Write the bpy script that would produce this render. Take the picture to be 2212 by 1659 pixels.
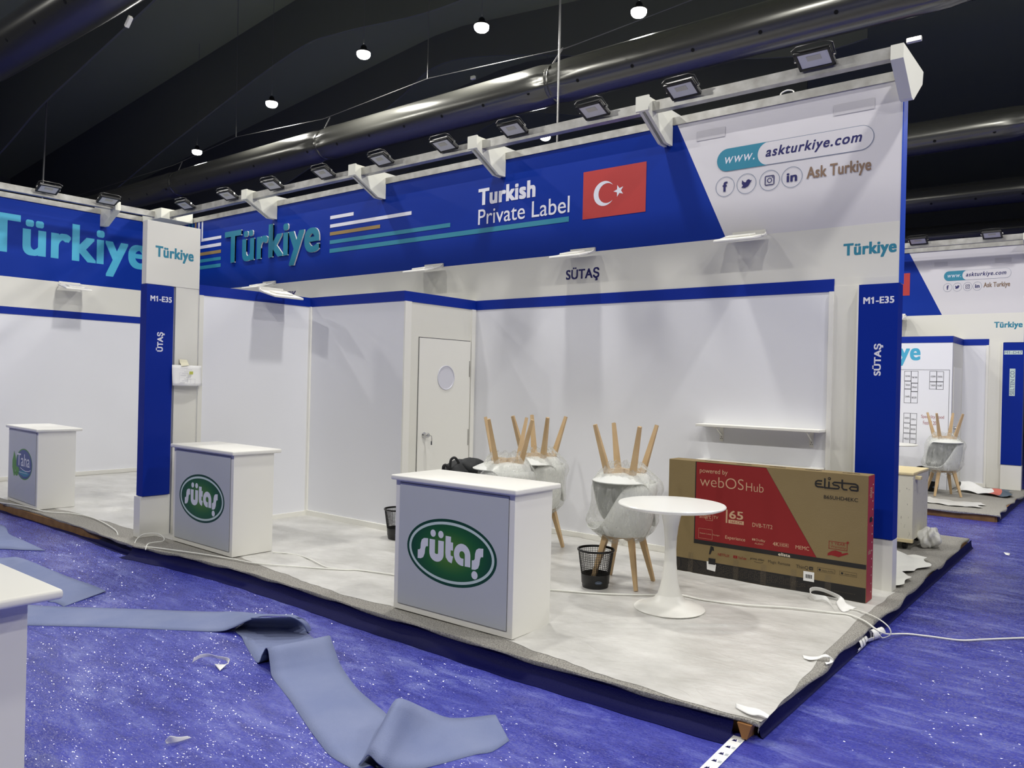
import bpy, bmesh, math, random
from mathutils import Vector, Matrix
R = math.radians
PI = math.pi
for o in list(bpy.data.objects):
    bpy.data.objects.remove(o)
sc = bpy.context.scene
col = sc.collection

# ------------------------------------------------------------------ camera, world, exposure
YAW, PITCH, ROLL, FPX, CAMH = -38.5133, -0.0961, 1.3315, 1703.99, 1.577
def cam_axes():
    y, p, r = R(YAW), R(PITCH), R(ROLL)
    f = Vector((math.sin(y)*math.cos(p), math.cos(y)*math.cos(p), math.sin(p)))
    rt = Vector((math.cos(y), -math.sin(y), 0)); up = rt.cross(f)
    return rt*math.cos(r)+up*math.sin(r), up*math.cos(r)-rt*math.sin(r), f
CR, CU, CF = cam_axes()
cd = bpy.data.cameras.new('camera'); cam = bpy.data.objects.new('camera', cd); col.objects.link(cam)
m = Matrix((CR, CU, -CF)).transposed().to_4x4(); m.translation = Vector((0, 0, CAMH))
cam.matrix_world = m
cd.sensor_width = 36; cd.lens = 36*FPX/2212; cd.clip_end = 200
sc.camera = cam
w = bpy.data.worlds.new('world'); sc.world = w; w.use_nodes = True
w.node_tree.nodes['Background'].inputs[0].default_value = (0.55, 0.62, 0.75, 1)
w.node_tree.nodes['Background'].inputs[1].default_value = 0.05
sc.view_settings.view_transform = 'Standard'; sc.view_settings.look = 'None'
sc.view_settings.exposure = 0.0; sc.view_settings.gamma = 1
FL = -0.1          # hall floor height; the stand platform top is z = 0
LAMP_W = 84.0
# high bay lamps, first line seen, others unseen, set for the light: (x, y, z)
LAMPS = [(-19.7, 11.1, 7.5), (-14.86, 10.07, 7.5), (-11.2, 9.5, 7.5), (-8.73, 9.93, 7.5), (-6.34, 10.98, 7.5), (-11.32, 15.29, 7.5),
         (-20.5, 5.2, 7.5), (-18.0, -0.8, 7.5), (-14.6, 5.4, 7.5), (-9.6, 5.4, 7.5), (-4.6, 5.4, 7.5), (0.4, 5.4, 7.5), (5.4, 5.4, 7.5),  # unseen; the leftmost two added to brighten the left roof and duct
         (-12.0, -0.8, 7.5), (-7.0, -0.8, 7.5), (-1.2, -0.8, 7.5), (2.6, -0.8, 7.5), (5.0, -0.8, 7.5), (8.2, -0.8, 7.5),  # unseen row, its right lamps added to brighten faces turned right
         (-2.6, 10.9, 7.5), (1.5, 10.5, 7.5), (5.5, 10.5, 7.5), (3.4, 16.5, 7.5)]

def ray(px, py):
    return CF + CR*((px-1106)/FPX) - CU*((py-829.5)/FPX)
def az(px, py, z=FL):
    d = ray(px, py); t = (z-CAMH)/d.z
    return Vector((d.x*t, d.y*t, z))
def ay(px, py, y):
    d = ray(px, py); t = y/d.y
    return Vector((d.x*t, y, CAMH+d.z*t))

# ------------------------------------------------------------------ materials
def lin(c):
    return tuple((x/12.92 if x <= 0.04045 else ((x+0.055)/1.055)**2.4) for x in c)
def rgb(r, g, b):
    return lin((r/255, g/255, b/255))+(1,)
MATS = {}
def mat(name, c, rough=0.5, metal=0, bump=0, bscale=50, var=0, vscale=5, c2=None, spec=0.5, coat=0, alpha=1, emit=0, bstretch=(1,1,1), crough=0.1, detail=4):
    if name in MATS: return MATS[name]
    m = bpy.data.materials.new(name); m.use_nodes = True; MATS[name] = m
    nt = m.node_tree; N = nt.nodes; L = nt.links
    b = N['Principled BSDF']
    b.inputs['Base Color'].default_value = c
    b.inputs['Roughness'].default_value = rough
    b.inputs['Metallic'].default_value = metal
    b.inputs['Specular IOR Level'].default_value = spec
    b.inputs['Coat Weight'].default_value = coat
    b.inputs['Coat Roughness'].default_value = crough
    b.inputs['Alpha'].default_value = alpha
    if emit:
        b.inputs['Emission Color'].default_value = c; b.inputs['Emission Strength'].default_value = emit
    if bump or var:
        tc = N.new('ShaderNodeTexCoord'); mp = N.new('ShaderNodeMapping'); mp.inputs['Scale'].default_value = bstretch
        L.new(tc.outputs['Object'], mp.inputs[0])
    if bump:
        n = N.new('ShaderNodeTexNoise'); n.inputs['Scale'].default_value = bscale; n.inputs['Detail'].default_value = detail
        L.new(mp.outputs[0], n.inputs[0])
        bp = N.new('ShaderNodeBump'); bp.inputs['Strength'].default_value = bump; bp.inputs['Distance'].default_value = 0.01
        L.new(n.outputs[0], bp.inputs['Height']); L.new(bp.outputs[0], b.inputs['Normal'])
        if coat: L.new(bp.outputs[0], b.inputs['Coat Normal'])
    if var:
        n2 = N.new('ShaderNodeTexNoise'); n2.inputs['Scale'].default_value = vscale; n2.inputs['Detail'].default_value = 6
        L.new(tc.outputs['Object'], n2.inputs[0])
        cr = N.new('ShaderNodeValToRGB'); cr.color_ramp.elements[0].position = 0.5-var/2; cr.color_ramp.elements[1].position = 0.5+var/2
        cr.color_ramp.elements[0].color = c; cr.color_ramp.elements[1].color = c2 or c
        L.new(n2.outputs[0], cr.inputs[0]); L.new(cr.outputs[0], b.inputs['Base Color'])
    return m

M_white = mat('white_laminate', rgb(236,235,228), 0.35)
M_wall = mat('white_fabric_wall', rgb(230,231,236), 0.7)
M_header = mat('cream_board', rgb(226,225,216), 0.55)
M_blue = mat('royal_blue_print', rgb(0,46,148), 0.5, bump=0.05, bscale=3, spec=0.2)
M_bluetape = mat('blue_band', rgb(4,42,148), 0.5, spec=0.25)
M_bluepanel = mat('blue_panel', rgb(0,38,142), 0.45, spec=0.2)
M_teal = mat('teal_print', rgb(44,132,158), 0.5)
M_tealsign = mat('teal_acrylic', rgb(38,124,150), 0.3)
M_tealbright = mat('light_teal_print', rgb(70,170,205), 0.5)
M_whiteprint = mat('white_print', rgb(225,226,236), 0.5)
M_gold = mat('gold_print', rgb(150,125,75), 0.5)
M_red = mat('flag_red_print', rgb(180,52,50), 0.5)
M_greyprint = mat('pale_grey_print', rgb(214,212,216), 0.5, bump=0.04, bscale=2.5)
M_navy = mat('navy_print', rgb(25,25,95), 0.5)
M_brown = mat('brown_print', rgb(135,110,90), 0.5)
M_lineg = mat('grey_line_print', rgb(110,125,150), 0.5)
M_alu = mat('brushed_aluminium', rgb(190,190,186), 0.38, metal=0.55, var=0.5, vscale=9, c2=rgb(150,148,142))
M_bracket = mat('cream_bracket', rgb(228,228,214), 0.5)
M_black = mat('black_plastic', rgb(18,18,20), 0.4)
M_blackm = mat('black_cast_metal', rgb(14,14,17), 0.4)
M_lens = mat('floodlight_glass', rgb(222,222,216), 0.3, coat=0.2)
M_led = mat('led_chip', rgb(205,203,180), 0.4)
M_duct = mat('black_duct_film', rgb(100,100,94), 0.25, metal=0.6, bump=0.35, bscale=1.6, spec=1.0, bstretch=(0.35,1,1), coat=0.3, crough=0.15)
M_hole = mat('duct_hole', rgb(3,3,3), 0.9)
M_ceil = mat('dark_tent_fabric', rgb(146,152,112), 0.9)
M_ceil2 = mat('black_tent_fabric', rgb(112,115,100), 0.9)
M_wire = mat('steel_wire', rgb(120,120,118), 0.4, metal=0.5)
M_emit = mat('lamp_lens', (1, 0.97, 0.9, 1), emit=22)
M_wood = mat('beech_wood', rgb(208,180,138), 0.5, var=0.7, vscale=6, c2=rgb(188,156,112), bump=0.1, bscale=40, bstretch=(1,1,0.1))
M_shell = mat('white_chair_plastic', rgb(226,228,224), 0.35)
M_mesh = mat('black_bin_plastic', rgb(14,14,15), 0.38)
M_card = mat('brown_cardboard', rgb(136,119,84), 0.75, bump=0.08, bscale=90, var=0.5, vscale=2, c2=rgb(130,112,76), spec=0.3)
M_cardred = mat('red_card_print', rgb(136,32,34), 0.6, spec=0.3)
M_cardblack = mat('black_card_print', rgb(22,20,20), 0.6)
M_cardlt = mat('tan_print', rgb(196,160,128), 0.6)
M_cardwhite = mat('pale_print', rgb(225,215,195), 0.6)
M_sidered = mat('crimson_card', rgb(158,44,54), 0.55)
M_carpet = mat('grey_carpet', rgb(190,187,180), 0.95, bump=0.8, bscale=260, var=0.3, vscale=120, c2=rgb(128,125,119))
M_mdf = mat('mdf_edge', rgb(150,112,66), 0.8, var=0.5, vscale=8, c2=rgb(112,80,46))
M_skirt = mat('navy_carpet_upturn', rgb(4,6,66), 0.6, bump=0.3, bscale=120, spec=0.15)
M_strip = mat('blue_grey_carpet_back', rgb(112,124,164), 0.9, bump=0.35, bscale=220, var=0.5, vscale=3, c2=rgb(128,138,172))
M_stripd = mat('dark_carpet_face', rgb(36,50,92), 0.95, bump=0.5, bscale=220)
M_paper = mat('white_paper', rgb(240,240,238), 0.6)
M_cable = mat('white_cable', rgb(235,235,228), 0.4)
M_chrome = mat('chrome', rgb(210,210,210), 0.15, metal=1)
M_bag = mat('black_nylon', rgb(38,40,42), 0.7, bump=0.3, bscale=200)
M_masking = mat('masking_tape', rgb(226,222,196), 0.6)
M_ashpanel = mat('grey_counter_panel', rgb(190,194,198), 0.4)
M_green_dk = mat('dark_green_print', rgb(8,66,44), 0.4)
M_silver = mat('silver_print', rgb(200,218,212), 0.35)
M_letter = mat('white_logo_print', rgb(224,226,232), 0.4)
M_leaf = mat('leaf_green_print', rgb(84,150,58), 0.5)
M_tahablue = mat('deep_blue_print', rgb(28,62,132), 0.4)
M_groove = mat('dark_groove', rgb(70,70,74), 0.8)
M_crate = mat('scuffed_white_paint', rgb(222,218,200), 0.7, var=0.12, vscale=14, c2=rgb(216,212,194))
M_plywood = mat('pale_plywood', rgb(226,210,165), 0.7)
M_film_white = mat('milky_film', rgb(236,236,230), 0.3, alpha=0.85, bump=0.6, bscale=18)

def floor_material():
    m = bpy.data.materials.new('blue_carpet_under_film'); m.use_nodes = True
    nt = m.node_tree; N = nt.nodes; L = nt.links; b = N['Principled BSDF']
    tc = N.new('ShaderNodeTexCoord')
    mp = N.new('ShaderNodeMapping'); mp.inputs['Rotation'].default_value = (0, 0, R(28)); mp.inputs['Scale'].default_value = (1.0, 3.2, 1)
    L.new(tc.outputs['Object'], mp.inputs[0])
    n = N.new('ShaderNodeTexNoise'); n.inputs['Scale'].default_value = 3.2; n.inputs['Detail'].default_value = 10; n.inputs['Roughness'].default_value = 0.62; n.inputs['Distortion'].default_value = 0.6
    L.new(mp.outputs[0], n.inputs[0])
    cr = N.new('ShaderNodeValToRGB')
    e = cr.color_ramp.elements; e[0].position = 0.30; e[0].color = rgb(28,32,138); e[1].position = 0.74; e[1].color = rgb(112,120,196)  # pale lavender patches: glossy film reflections put into the base colour
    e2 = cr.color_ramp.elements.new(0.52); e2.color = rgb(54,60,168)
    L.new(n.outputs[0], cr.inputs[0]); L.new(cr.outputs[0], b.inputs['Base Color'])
    b.inputs['Roughness'].default_value = 0.55
    b.inputs['Coat Weight'].default_value = 0.9; b.inputs['Coat Roughness'].default_value = 0.09
    # fine crinkles of the covering film: small facets tilted at random
    mp2 = N.new('ShaderNodeMapping'); mp2.inputs['Scale'].default_value = (1, 2.6, 1); mp2.inputs['Rotation'].default_value = (0, 0, R(35))
    L.new(tc.outputs['Object'], mp2.inputs[0])
    vo = N.new('ShaderNodeTexVoronoi'); vo.inputs['Scale'].default_value = 120; L.new(mp2.outputs[0], vo.inputs['Vector'])
    n3 = N.new('ShaderNodeTexNoise'); n3.inputs['Scale'].default_value = 2.2; n3.inputs['Detail'].default_value = 5
    L.new(tc.outputs['Object'], n3.inputs[0])
    mr = N.new('ShaderNodeMapRange'); mr.inputs[1].default_value = 0.38; mr.inputs[2].default_value = 0.62; mr.inputs[3].default_value = 0.3; mr.inputs[4].default_value = 1.05
    L.new(n3.outputs[0], mr.inputs[0])
    sb = N.new('ShaderNodeVectorMath'); sb.operation = 'SUBTRACT'; sb.inputs[1].default_value = (0.5, 0.5, 0.5); L.new(vo.outputs['Color'], sb.inputs[0])
    fl_ = N.new('ShaderNodeVectorMath'); fl_.operation = 'MULTIPLY'; fl_.inputs[1].default_value = (1, 1, 0); L.new(sb.outputs[0], fl_.inputs[0])
    scl = N.new('ShaderNodeVectorMath'); scl.operation = 'SCALE'; L.new(fl_.outputs[0], scl.inputs[0]); L.new(mr.outputs[0], scl.inputs['Scale'])
    ad = N.new('ShaderNodeVectorMath'); ad.operation = 'ADD'; ad.inputs[1].default_value = (0, 0, 1); L.new(scl.outputs[0], ad.inputs[0])
    no = N.new('ShaderNodeVectorMath'); no.operation = 'NORMALIZE'; L.new(ad.outputs[0], no.inputs[0])
    L.new(no.outputs[0], b.inputs['Coat Normal'])
    n2 = N.new('ShaderNodeTexNoise'); n2.inputs['Scale'].default_value = 70; n2.inputs['Detail'].default_value = 3; L.new(mp2.outputs[0], n2.inputs[0])
    bp2 = N.new('ShaderNodeBump'); bp2.inputs['Strength'].default_value = 0.4; bp2.inputs['Distance'].default_value = 0.01
    L.new(n2.outputs[0], bp2.inputs['Height']); L.new(bp2.outputs[0], b.inputs['Normal'])
    return m
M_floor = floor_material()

def sheet_material():
    m = bpy.data.materials.new('translucent_floor_film'); m.use_nodes = True
    nt = m.node_tree; N = nt.nodes; L = nt.links; b = N['Principled BSDF']
    tc = N.new('ShaderNodeTexCoord')
    mp = N.new('ShaderNodeMapping'); mp.inputs['Scale'].default_value = (1, 1.5, 1); mp.inputs['Rotation'].default_value = (0, 0, R(-30))
    L.new(tc.outputs['Object'], mp.inputs[0])
    n = N.new('ShaderNodeTexNoise'); n.inputs['Scale'].default_value = 2.2; n.inputs['Detail'].default_value = 8; n.inputs['Roughness'].default_value = 0.6
    L.new(mp.outputs[0], n.inputs[0])
    cr = N.new('ShaderNodeValToRGB')
    e = cr.color_ramp.elements; e[0].position = 0.33; e[0].color = rgb(190,189,184); e[1].position = 0.66; e[1].color = rgb(216,215,211)
    L.new(n.outputs[0], cr.inputs[0]); L.new(cr.outputs[0], b.inputs['Base Color'])
    b.inputs['Roughness'].default_value = 0.42
    b.inputs['Coat Weight'].default_value = 0.25; b.inputs['Coat Roughness'].default_value = 0.2
    n2 = N.new('ShaderNodeTexNoise'); n2.inputs['Scale'].default_value = 14; n2.inputs['Detail'].default_value = 5
    L.new(tc.outputs['Object'], n2.inputs[0])
    n4 = N.new('ShaderNodeTexNoise'); n4.inputs['Scale'].default_value = 1.7; n4.inputs['Detail'].default_value = 3; n4.inputs['Distortion'].default_value = 0.8
    mp4 = N.new('ShaderNodeMapping'); mp4.inputs['Scale'].default_value = (0.8, 2.0, 1); mp4.inputs['Rotation'].default_value = (0, 0, R(-30))
    L.new(tc.outputs['Object'], mp4.inputs[0]); L.new(mp4.outputs[0], n4.inputs[0])
    a1 = N.new('ShaderNodeMath'); a1.operation = 'SUBTRACT'; a1.inputs[1].default_value = 0.5; L.new(n4.outputs[0], a1.inputs[0])
    a2 = N.new('ShaderNodeMath'); a2.operation = 'ABSOLUTE'; L.new(a1.outputs[0], a2.inputs[0])
    a3 = N.new('ShaderNodeMapRange'); a3.inputs[1].default_value = 0.0; a3.inputs[2].default_value = 0.03; a3.inputs[3].default_value = 0.14; a3.inputs[4].default_value = 0.0; L.new(a2.outputs[0], a3.inputs[0])
    a4 = N.new('ShaderNodeMath'); a4.operation = 'ADD'; L.new(a3.outputs[0], a4.inputs[0]); L.new(n2.outputs[0], a4.inputs[1])
    bp = N.new('ShaderNodeBump'); bp.inputs['Strength'].default_value = 0.6; bp.inputs['Distance'].default_value = 0.014
    L.new(a4.outputs[0], bp.inputs['Height']); L.new(bp.outputs[0], b.inputs['Normal']); L.new(bp.outputs[0], b.inputs['Coat Normal'])
    return m
M_sheet = sheet_material()

def film_material():
    m = bpy.data.materials.new('clear_wrapping_film'); m.use_nodes = True
    nt = m.node_tree; N = nt.nodes; L = nt.links; b = N['Principled BSDF']; out = N['Material Output']
    b.inputs['Base Color'].default_value = rgb(235,236,232); b.inputs['Roughness'].default_value = 0.12
    b.inputs['Specular IOR Level'].default_value = 0.9
    tr = N.new('ShaderNodeBsdfTransparent'); tr.inputs[0].default_value = (0.97, 0.97, 0.96, 1)
    mx = N.new('ShaderNodeMixShader')
    tc = N.new('ShaderNodeTexCoord'); mp = N.new('ShaderNodeMapping'); mp.inputs['Scale'].default_value = (3, 3, 0.8)
    L.new(tc.outputs['Object'], mp.inputs[0])
    n = N.new('ShaderNodeTexNoise'); n.inputs['Scale'].default_value = 7; n.inputs['Detail'].default_value = 7; n.inputs['Roughness'].default_value = 0.7
    L.new(mp.outputs[0], n.inputs[0])
    bp = N.new('ShaderNodeBump'); bp.inputs['Strength'].default_value = 1.0; bp.inputs['Distance'].default_value = 0.02
    L.new(n.outputs[0], bp.inputs['Height']); L.new(bp.outputs[0], b.inputs['Normal'])
    mr = N.new('ShaderNodeMapRange'); mr.inputs[1].default_value = 0.35; mr.inputs[2].default_value = 0.75; mr.inputs[3].default_value = 0.10; mr.inputs[4].default_value = 0.5
    L.new(n.outputs[0], mr.inputs[0]); L.new(mr.outputs[0], mx.inputs[0])
    L.new(tr.outputs[0], mx.inputs[1]); L.new(b.outputs[0], mx.inputs[2]); L.new(mx.outputs[0], out.inputs[0])
    return m
M_film = film_material()

def ellipse_green():
    m = bpy.data.materials.new('green_gradient_print'); m.use_nodes = True
    nt = m.node_tree; N = nt.nodes; L = nt.links; b = N['Principled BSDF']
    tc = N.new('ShaderNodeTexCoord'); mp = N.new('ShaderNodeMapping')
    mp.inputs['Location'].default_value = (0, 0, -0.455*4.6); mp.inputs['Scale'].default_value = (2.9, 0, 4.6)
    L.new(tc.outputs['Object'], mp.inputs[0])
    g = N.new('ShaderNodeTexGradient'); g.gradient_type = 'SPHERICAL'
    L.new(mp.outputs[0], g.inputs[0])
    cr = N.new('ShaderNodeValToRGB'); e = cr.color_ramp.elements
    e[0].position = 0.0; e[0].color = rgb(8,70,46); e[1].position = 0.85; e[1].color = rgb(82,128,40)
    k = e.new(0.35); k.color = rgb(28,96,44)
    L.new(g.outputs[0], cr.inputs[0]); L.new(cr.outputs[0], b.inputs['Base Color'])
    b.inputs['Roughness'].default_value = 0.4
    return m
M_greengrad = ellipse_green()

def crate_material():
    m = M_crate; nt = m.node_tree; N = nt.nodes; L = nt.links; b = N['Principled BSDF']
    tc = N.new('ShaderNodeTexCoord'); mp = N.new('ShaderNodeMapping'); mp.inputs['Scale'].default_value = (5, 5, 1.6)
    L.new(tc.outputs['Object'], mp.inputs[0])
    n = N.new('ShaderNodeTexNoise'); n.inputs['Scale'].default_value = 9; n.inputs['Detail'].default_value = 8; n.inputs['Roughness'].default_value = 0.7
    L.new(mp.outputs[0], n.inputs[0])
    cr = N.new('ShaderNodeValToRGB'); e = cr.color_ramp.elements
    e[0].position = 0.345; e[0].color = rgb(84,70,54); e[1].position = 0.385; e[1].color = rgb(222,218,200)
    L.new(n.outputs[0], cr.inputs[0]); L.new(cr.outputs[0], b.inputs['Base Color'])
crate_material()

# ------------------------------------------------------------------ mesh building
class MB:
    def __init__(s): s.v = []; s.f = []; s.m = []; s.mats = []
    def mi(s, m):
        if m not in s.mats: s.mats.append(m)
        return s.mats.index(m)
    def add(s, vs, fs, m):
        n = len(s.v); k = s.mi(m)
        s.v += [tuple(p) for p in vs]
        for f in fs: s.f.append(tuple(i+n for i in f)); s.m.append(k)
        return s
    def box(s, x0, x1, y0, y1, z0, z1, m, bev=0):
        if bev:
            bm = bmesh.new(); bmesh.ops.create_cube(bm, size=1)
            for v in bm.verts:
                v.co = Vector(((x0+x1)/2+v.co.x*(x1-x0), (y0+y1)/2+v.co.y*(y1-y0), (z0+z1)/2+v.co.z*(z1-z0)))
            bmesh.ops.bevel(bm, geom=bm.edges[:], offset=bev, segments=3, profile=0.5, affect='EDGES')
            bm.verts.ensure_lookup_table()
            s.add([v.co.copy() for v in bm.verts], [[v.index for v in f.verts] for f in bm.faces], m); bm.free(); return s
        vs = [(x, y, z) for z in (z0, z1) for y in (y0, y1) for x in (x0, x1)]
        return s.add(vs, [(0,2,3,1),(4,5,7,6),(0,1,5,4),(2,6,7,3),(0,4,6,2),(1,3,7,5)], m)
    def prism(s, poly, axis, a, b, m):
        # poly in the two other axes; extruded along axis from a to b
        n = len(poly)
        def P(q, t):
            return {'x': (t, q[0], q[1]), 'y': (q[0], t, q[1]), 'z': (q[0], q[1], t)}[axis]
        vs = [P(q, a) for q in poly]+[P(q, b) for q in poly]
        fs = [tuple(range(n)), tuple(range(2*n-1, n-1, -1))]+[(i, (i+1) % n, n+(i+1) % n, n+i) for i in range(n)]
        return s.add(vs, fs, m)
    def taper(s, p0, p1, w0, w1, m):
        p0 = Vector(p0); p1 = Vector(p1); d = (p1-p0).normalized()
        a = Vector((1, 0, 0)); a = (a-d*a.dot(d)).normalized(); b = d.cross(a)
        vs = []
        for p, w_ in ((p0, w0), (p1, w1)):
            for sx, sy in ((-1,-1),(1,-1),(1,1),(-1,1)): vs.append(p+a*(sx*w_[0]/2)+b*(sy*w_[1]/2))
        return s.add(vs, [(3,2,1,0),(4,5,6,7),(0,1,5,4),(1,2,6,5),(2,3,7,6),(3,0,4,7)], m)
    def lathe(s, prof, m, seg=48, c=(0, 0, 0), ax='z', cap=True):
        vs = []; n = len(prof)
        for r, h in prof:
            for i in range(seg):
                t = 2*PI*i/seg; x, y = r*math.cos(t), r*math.sin(t)
                p = {'z': (x, y, h), 'x': (h, x, y), 'y': (x, h, y)}[ax]
                vs.append((p[0]+c[0], p[1]+c[1], p[2]+c[2]))
        fs = [(j*seg+i, j*seg+(i+1) % seg, (j+1)*seg+(i+1) % seg, (j+1)*seg+i) for j in range(n-1) for i in range(seg)]
        if cap: fs += [tuple(range(seg))[::-1], tuple(range((n-1)*seg, n*seg))]
        return s.add(vs, fs, m)
    def tube(s, pts, r, m, seg=8, closed=False):
        pts = [Vector(p) for p in pts]; n = len(pts); vs = []
        up = Vector((0, 0, 1)); prev = None
        for i, p in enumerate(pts):
            d = (pts[min(i+1, n-1)]-pts[max(i-1, 0)])
            d = d.normalized() if d.length > 1e-9 else Vector((1, 0, 0))
            if prev is None:
                a = up.cross(d)
                a = a.normalized() if a.length > 1e-3 else Vector((1, 0, 0))
            else:
                a = prev-d*prev.dot(d); a.normalize()
            prev = a; b = d.cross(a)
            rr = r[i] if isinstance(r, (list, tuple)) else r
            for k in range(seg):
                t = 2*PI*k/seg; vs.append(p+a*(rr*math.cos(t))+b*(rr*math.sin(t)))
        fs = [(i*seg+k, i*seg+(k+1) % seg, (i+1)*seg+(k+1) % seg, (i+1)*seg+k) for i in range(n-1) for k in range(seg)]
        fs += [tuple(range(seg))[::-1], tuple(range((n-1)*seg, n*seg))]
        return s.add(vs, fs, m)
    def grid(s, rows, m, closed=False):
        nr, nc = len(rows), len(rows[0]); vs = [p for r in rows for p in r]; fs = []
        for i in range(nr-1):
            for j in range(nc if closed else nc-1):
                k = (j+1) % nc
                fs.append((i*nc+j, i*nc+k, (i+1)*nc+k, (i+1)*nc+j))
        return s.add(vs, fs, m)
    def build(s, name, parent=None, smooth=None, off=None):
        me = bpy.data.meshes.new(name)
        o_ = Vector(off) if off is not None else (parent_loc(parent) if parent else Vector((0, 0, 0)))
        me.from_pydata([tuple(Vector(p)-o_) for p in s.v], [], s.f)
        for m_ in s.mats: me.materials.append(m_)
        me.polygons.foreach_set('material_index', s.m)
        me.validate(); me.update()
        if smooth:
            me.polygons.foreach_set('use_smooth', [True]*len(me.polygons))
            me.set_sharp_from_angle(angle=R(smooth))
        ob = bpy.data.objects.new(name, me); col.objects.link(ob)
        if parent: ob.parent = parent
        return ob
def parent_loc(p):
    v = Vector((0, 0, 0))
    while p is not None: v += Vector(p.location); p = p.parent
    return v
def fixn(ob):
    bm = bmesh.new(); bm.from_mesh(ob.data); bmesh.ops.recalc_face_normals(bm, faces=bm.faces); bm.to_mesh(ob.data); bm.free(); return ob
def tag(o, label, cat, group=None, kind=None):
    o['label'] = label; o['category'] = cat
    if group: o['group'] = group
    if kind: o['kind'] = kind
    return o
def struct(o): o['kind'] = 'structure'; return o
def empty(name, loc, label=None, cat=None, group=None, rz=0):
    o = bpy.data.objects.new(name, None); col.objects.link(o); o.location = loc; o.rotation_euler = (0, 0, rz); o.empty_display_size = .1
    if label: tag(o, label, cat, group)
    return o
def dup(root, loc, rot=(0, 0, 0), label=None, group=None):
    r = root.copy(); col.objects.link(r); r.location = loc; r.rotation_euler = rot
    if label: r['label'] = label
    if group: r['group'] = group
    def rec(a, b):
        for ch in a.children:
            c = ch.copy(); col.objects.link(c); c.parent = b; rec(ch, c)
    rec(root, r); return r
def solid(ob, t, offset=-1):
    m = ob.modifiers.new('thickness', 'SOLIDIFY'); m.thickness = t; m.offset = offset; return ob
def spline(pts, n=8):
    pts = [Vector(p) for p in pts]; out = []
    for i in range(len(pts)-1):
        p0 = pts[max(i-1, 0)]; p1 = pts[i]; p2 = pts[i+1]; p3 = pts[min(i+2, len(pts)-1)]
        for k in range(n):
            t = k/n
            out.append(0.5*((2*p1)+(p2-p0)*t+(2*p0-5*p1+4*p2-p3)*t*t+(3*p1-p0-3*p2+p3)*t**3))
    out.append(pts[-1]); return out
def interp(tab, x):
    if x <= tab[0][0]: return tab[0][1]
    for (a, b), (c, d) in zip(tab, tab[1:]):
        if x <= c: return b+(d-b)*(x-a)/(c-a)
    return tab[-1][1]

# flat graphics on a frame: a = along r, b = along u, d = off the surface along n
class Fr:
    def __init__(s, o, r, n): s.o = Vector(o); s.r = Vector(r); s.n = Vector(n); s.u = Vector((0, 0, 1))
    def p(s, a, b, d=0): return s.o+s.r*a+s.u*b+s.n*(d if d > 0.014 else d*0.35)
def front(y): return Fr((0, y, 0), (1, 0, 0), (0, -1, 0))      # a = x
def side(x): return Fr((x, 0, 0), (0, 1, 0), (1, 0, 0))        # a = y
_txt = {}; TW = {}
def text_geo(s, bold=0.0, shear=0.0, spacing=1.0):
    key = (s, bold, shear, spacing)
    if key in _txt: return _txt[key]
    cu = bpy.data.curves.new('t', 'FONT'); cu.body = s; cu.offset = bold; cu.shear = shear; cu.space_character = spacing
    cu.fill_mode = 'FRONT'; cu.resolution_u = 6
    ob = bpy.data.objects.new('t', cu); col.objects.link(ob)
    bpy.context.view_layer.update()
    me = bpy.data.meshes.new_from_object(ob.evaluated_get(bpy.context.evaluated_depsgraph_get()))
    vs = [v.co.copy() for v in me.vertices]; fs = [tuple(p.vertices) for p in me.polygons]
    bpy.data.objects.remove(ob); bpy.data.curves.remove(cu); bpy.data.meshes.remove(me)
    x0 = min(v.x for v in vs); x1 = max(v.x for v in vs); y0 = min(v.y for v in vs); y1 = max(v.y for v in vs)
    if s in ('M1-E35', 'M1-D47', '164 CM', '1 YEAR'):      # give the plain figure one its flag
        k = s.replace(' ', '').index('1'); par = list(range(len(vs)))
        def fd(a):
            while par[a] != a: par[a] = par[par[a]]; a = par[a]
            return a
        for f in fs:
            for a in f[1:]: par[fd(a)] = fd(f[0])
        isl = {}
        for a in range(len(vs)): isl.setdefault(fd(a), []).append(vs[a])
        isl = sorted([g for g in isl.values() if len(g) > 2], key=lambda g: min(v.x for v in g))
        g = isl[min(k, len(isl)-1)]; xa = min(v.x for v in g); xb = max(v.x for v in g); yt = max(v.y for v in g); w_ = xb-xa; n_ = len(vs)
        vs += [Vector((xa+w_*0.3, yt, 0)), Vector((xa-w_*1.3, yt-w_*1.3, 0)), Vector((xa-w_*1.3, yt-w_*2.3, 0)), Vector((xa+w_*0.3, yt-w_*1.2, 0))]; fs.append((n_, n_+1, n_+2, n_+3))
        x0 = min(x0, xa-w_*1.3)
    vs = [((v.x-x0)/(x1-x0), (v.y-y0)/(y1-y0)) for v in vs]
    _txt[key] = (vs, fs); TW[key] = (x1-x0, y1-y0); return _txt[key]
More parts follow.
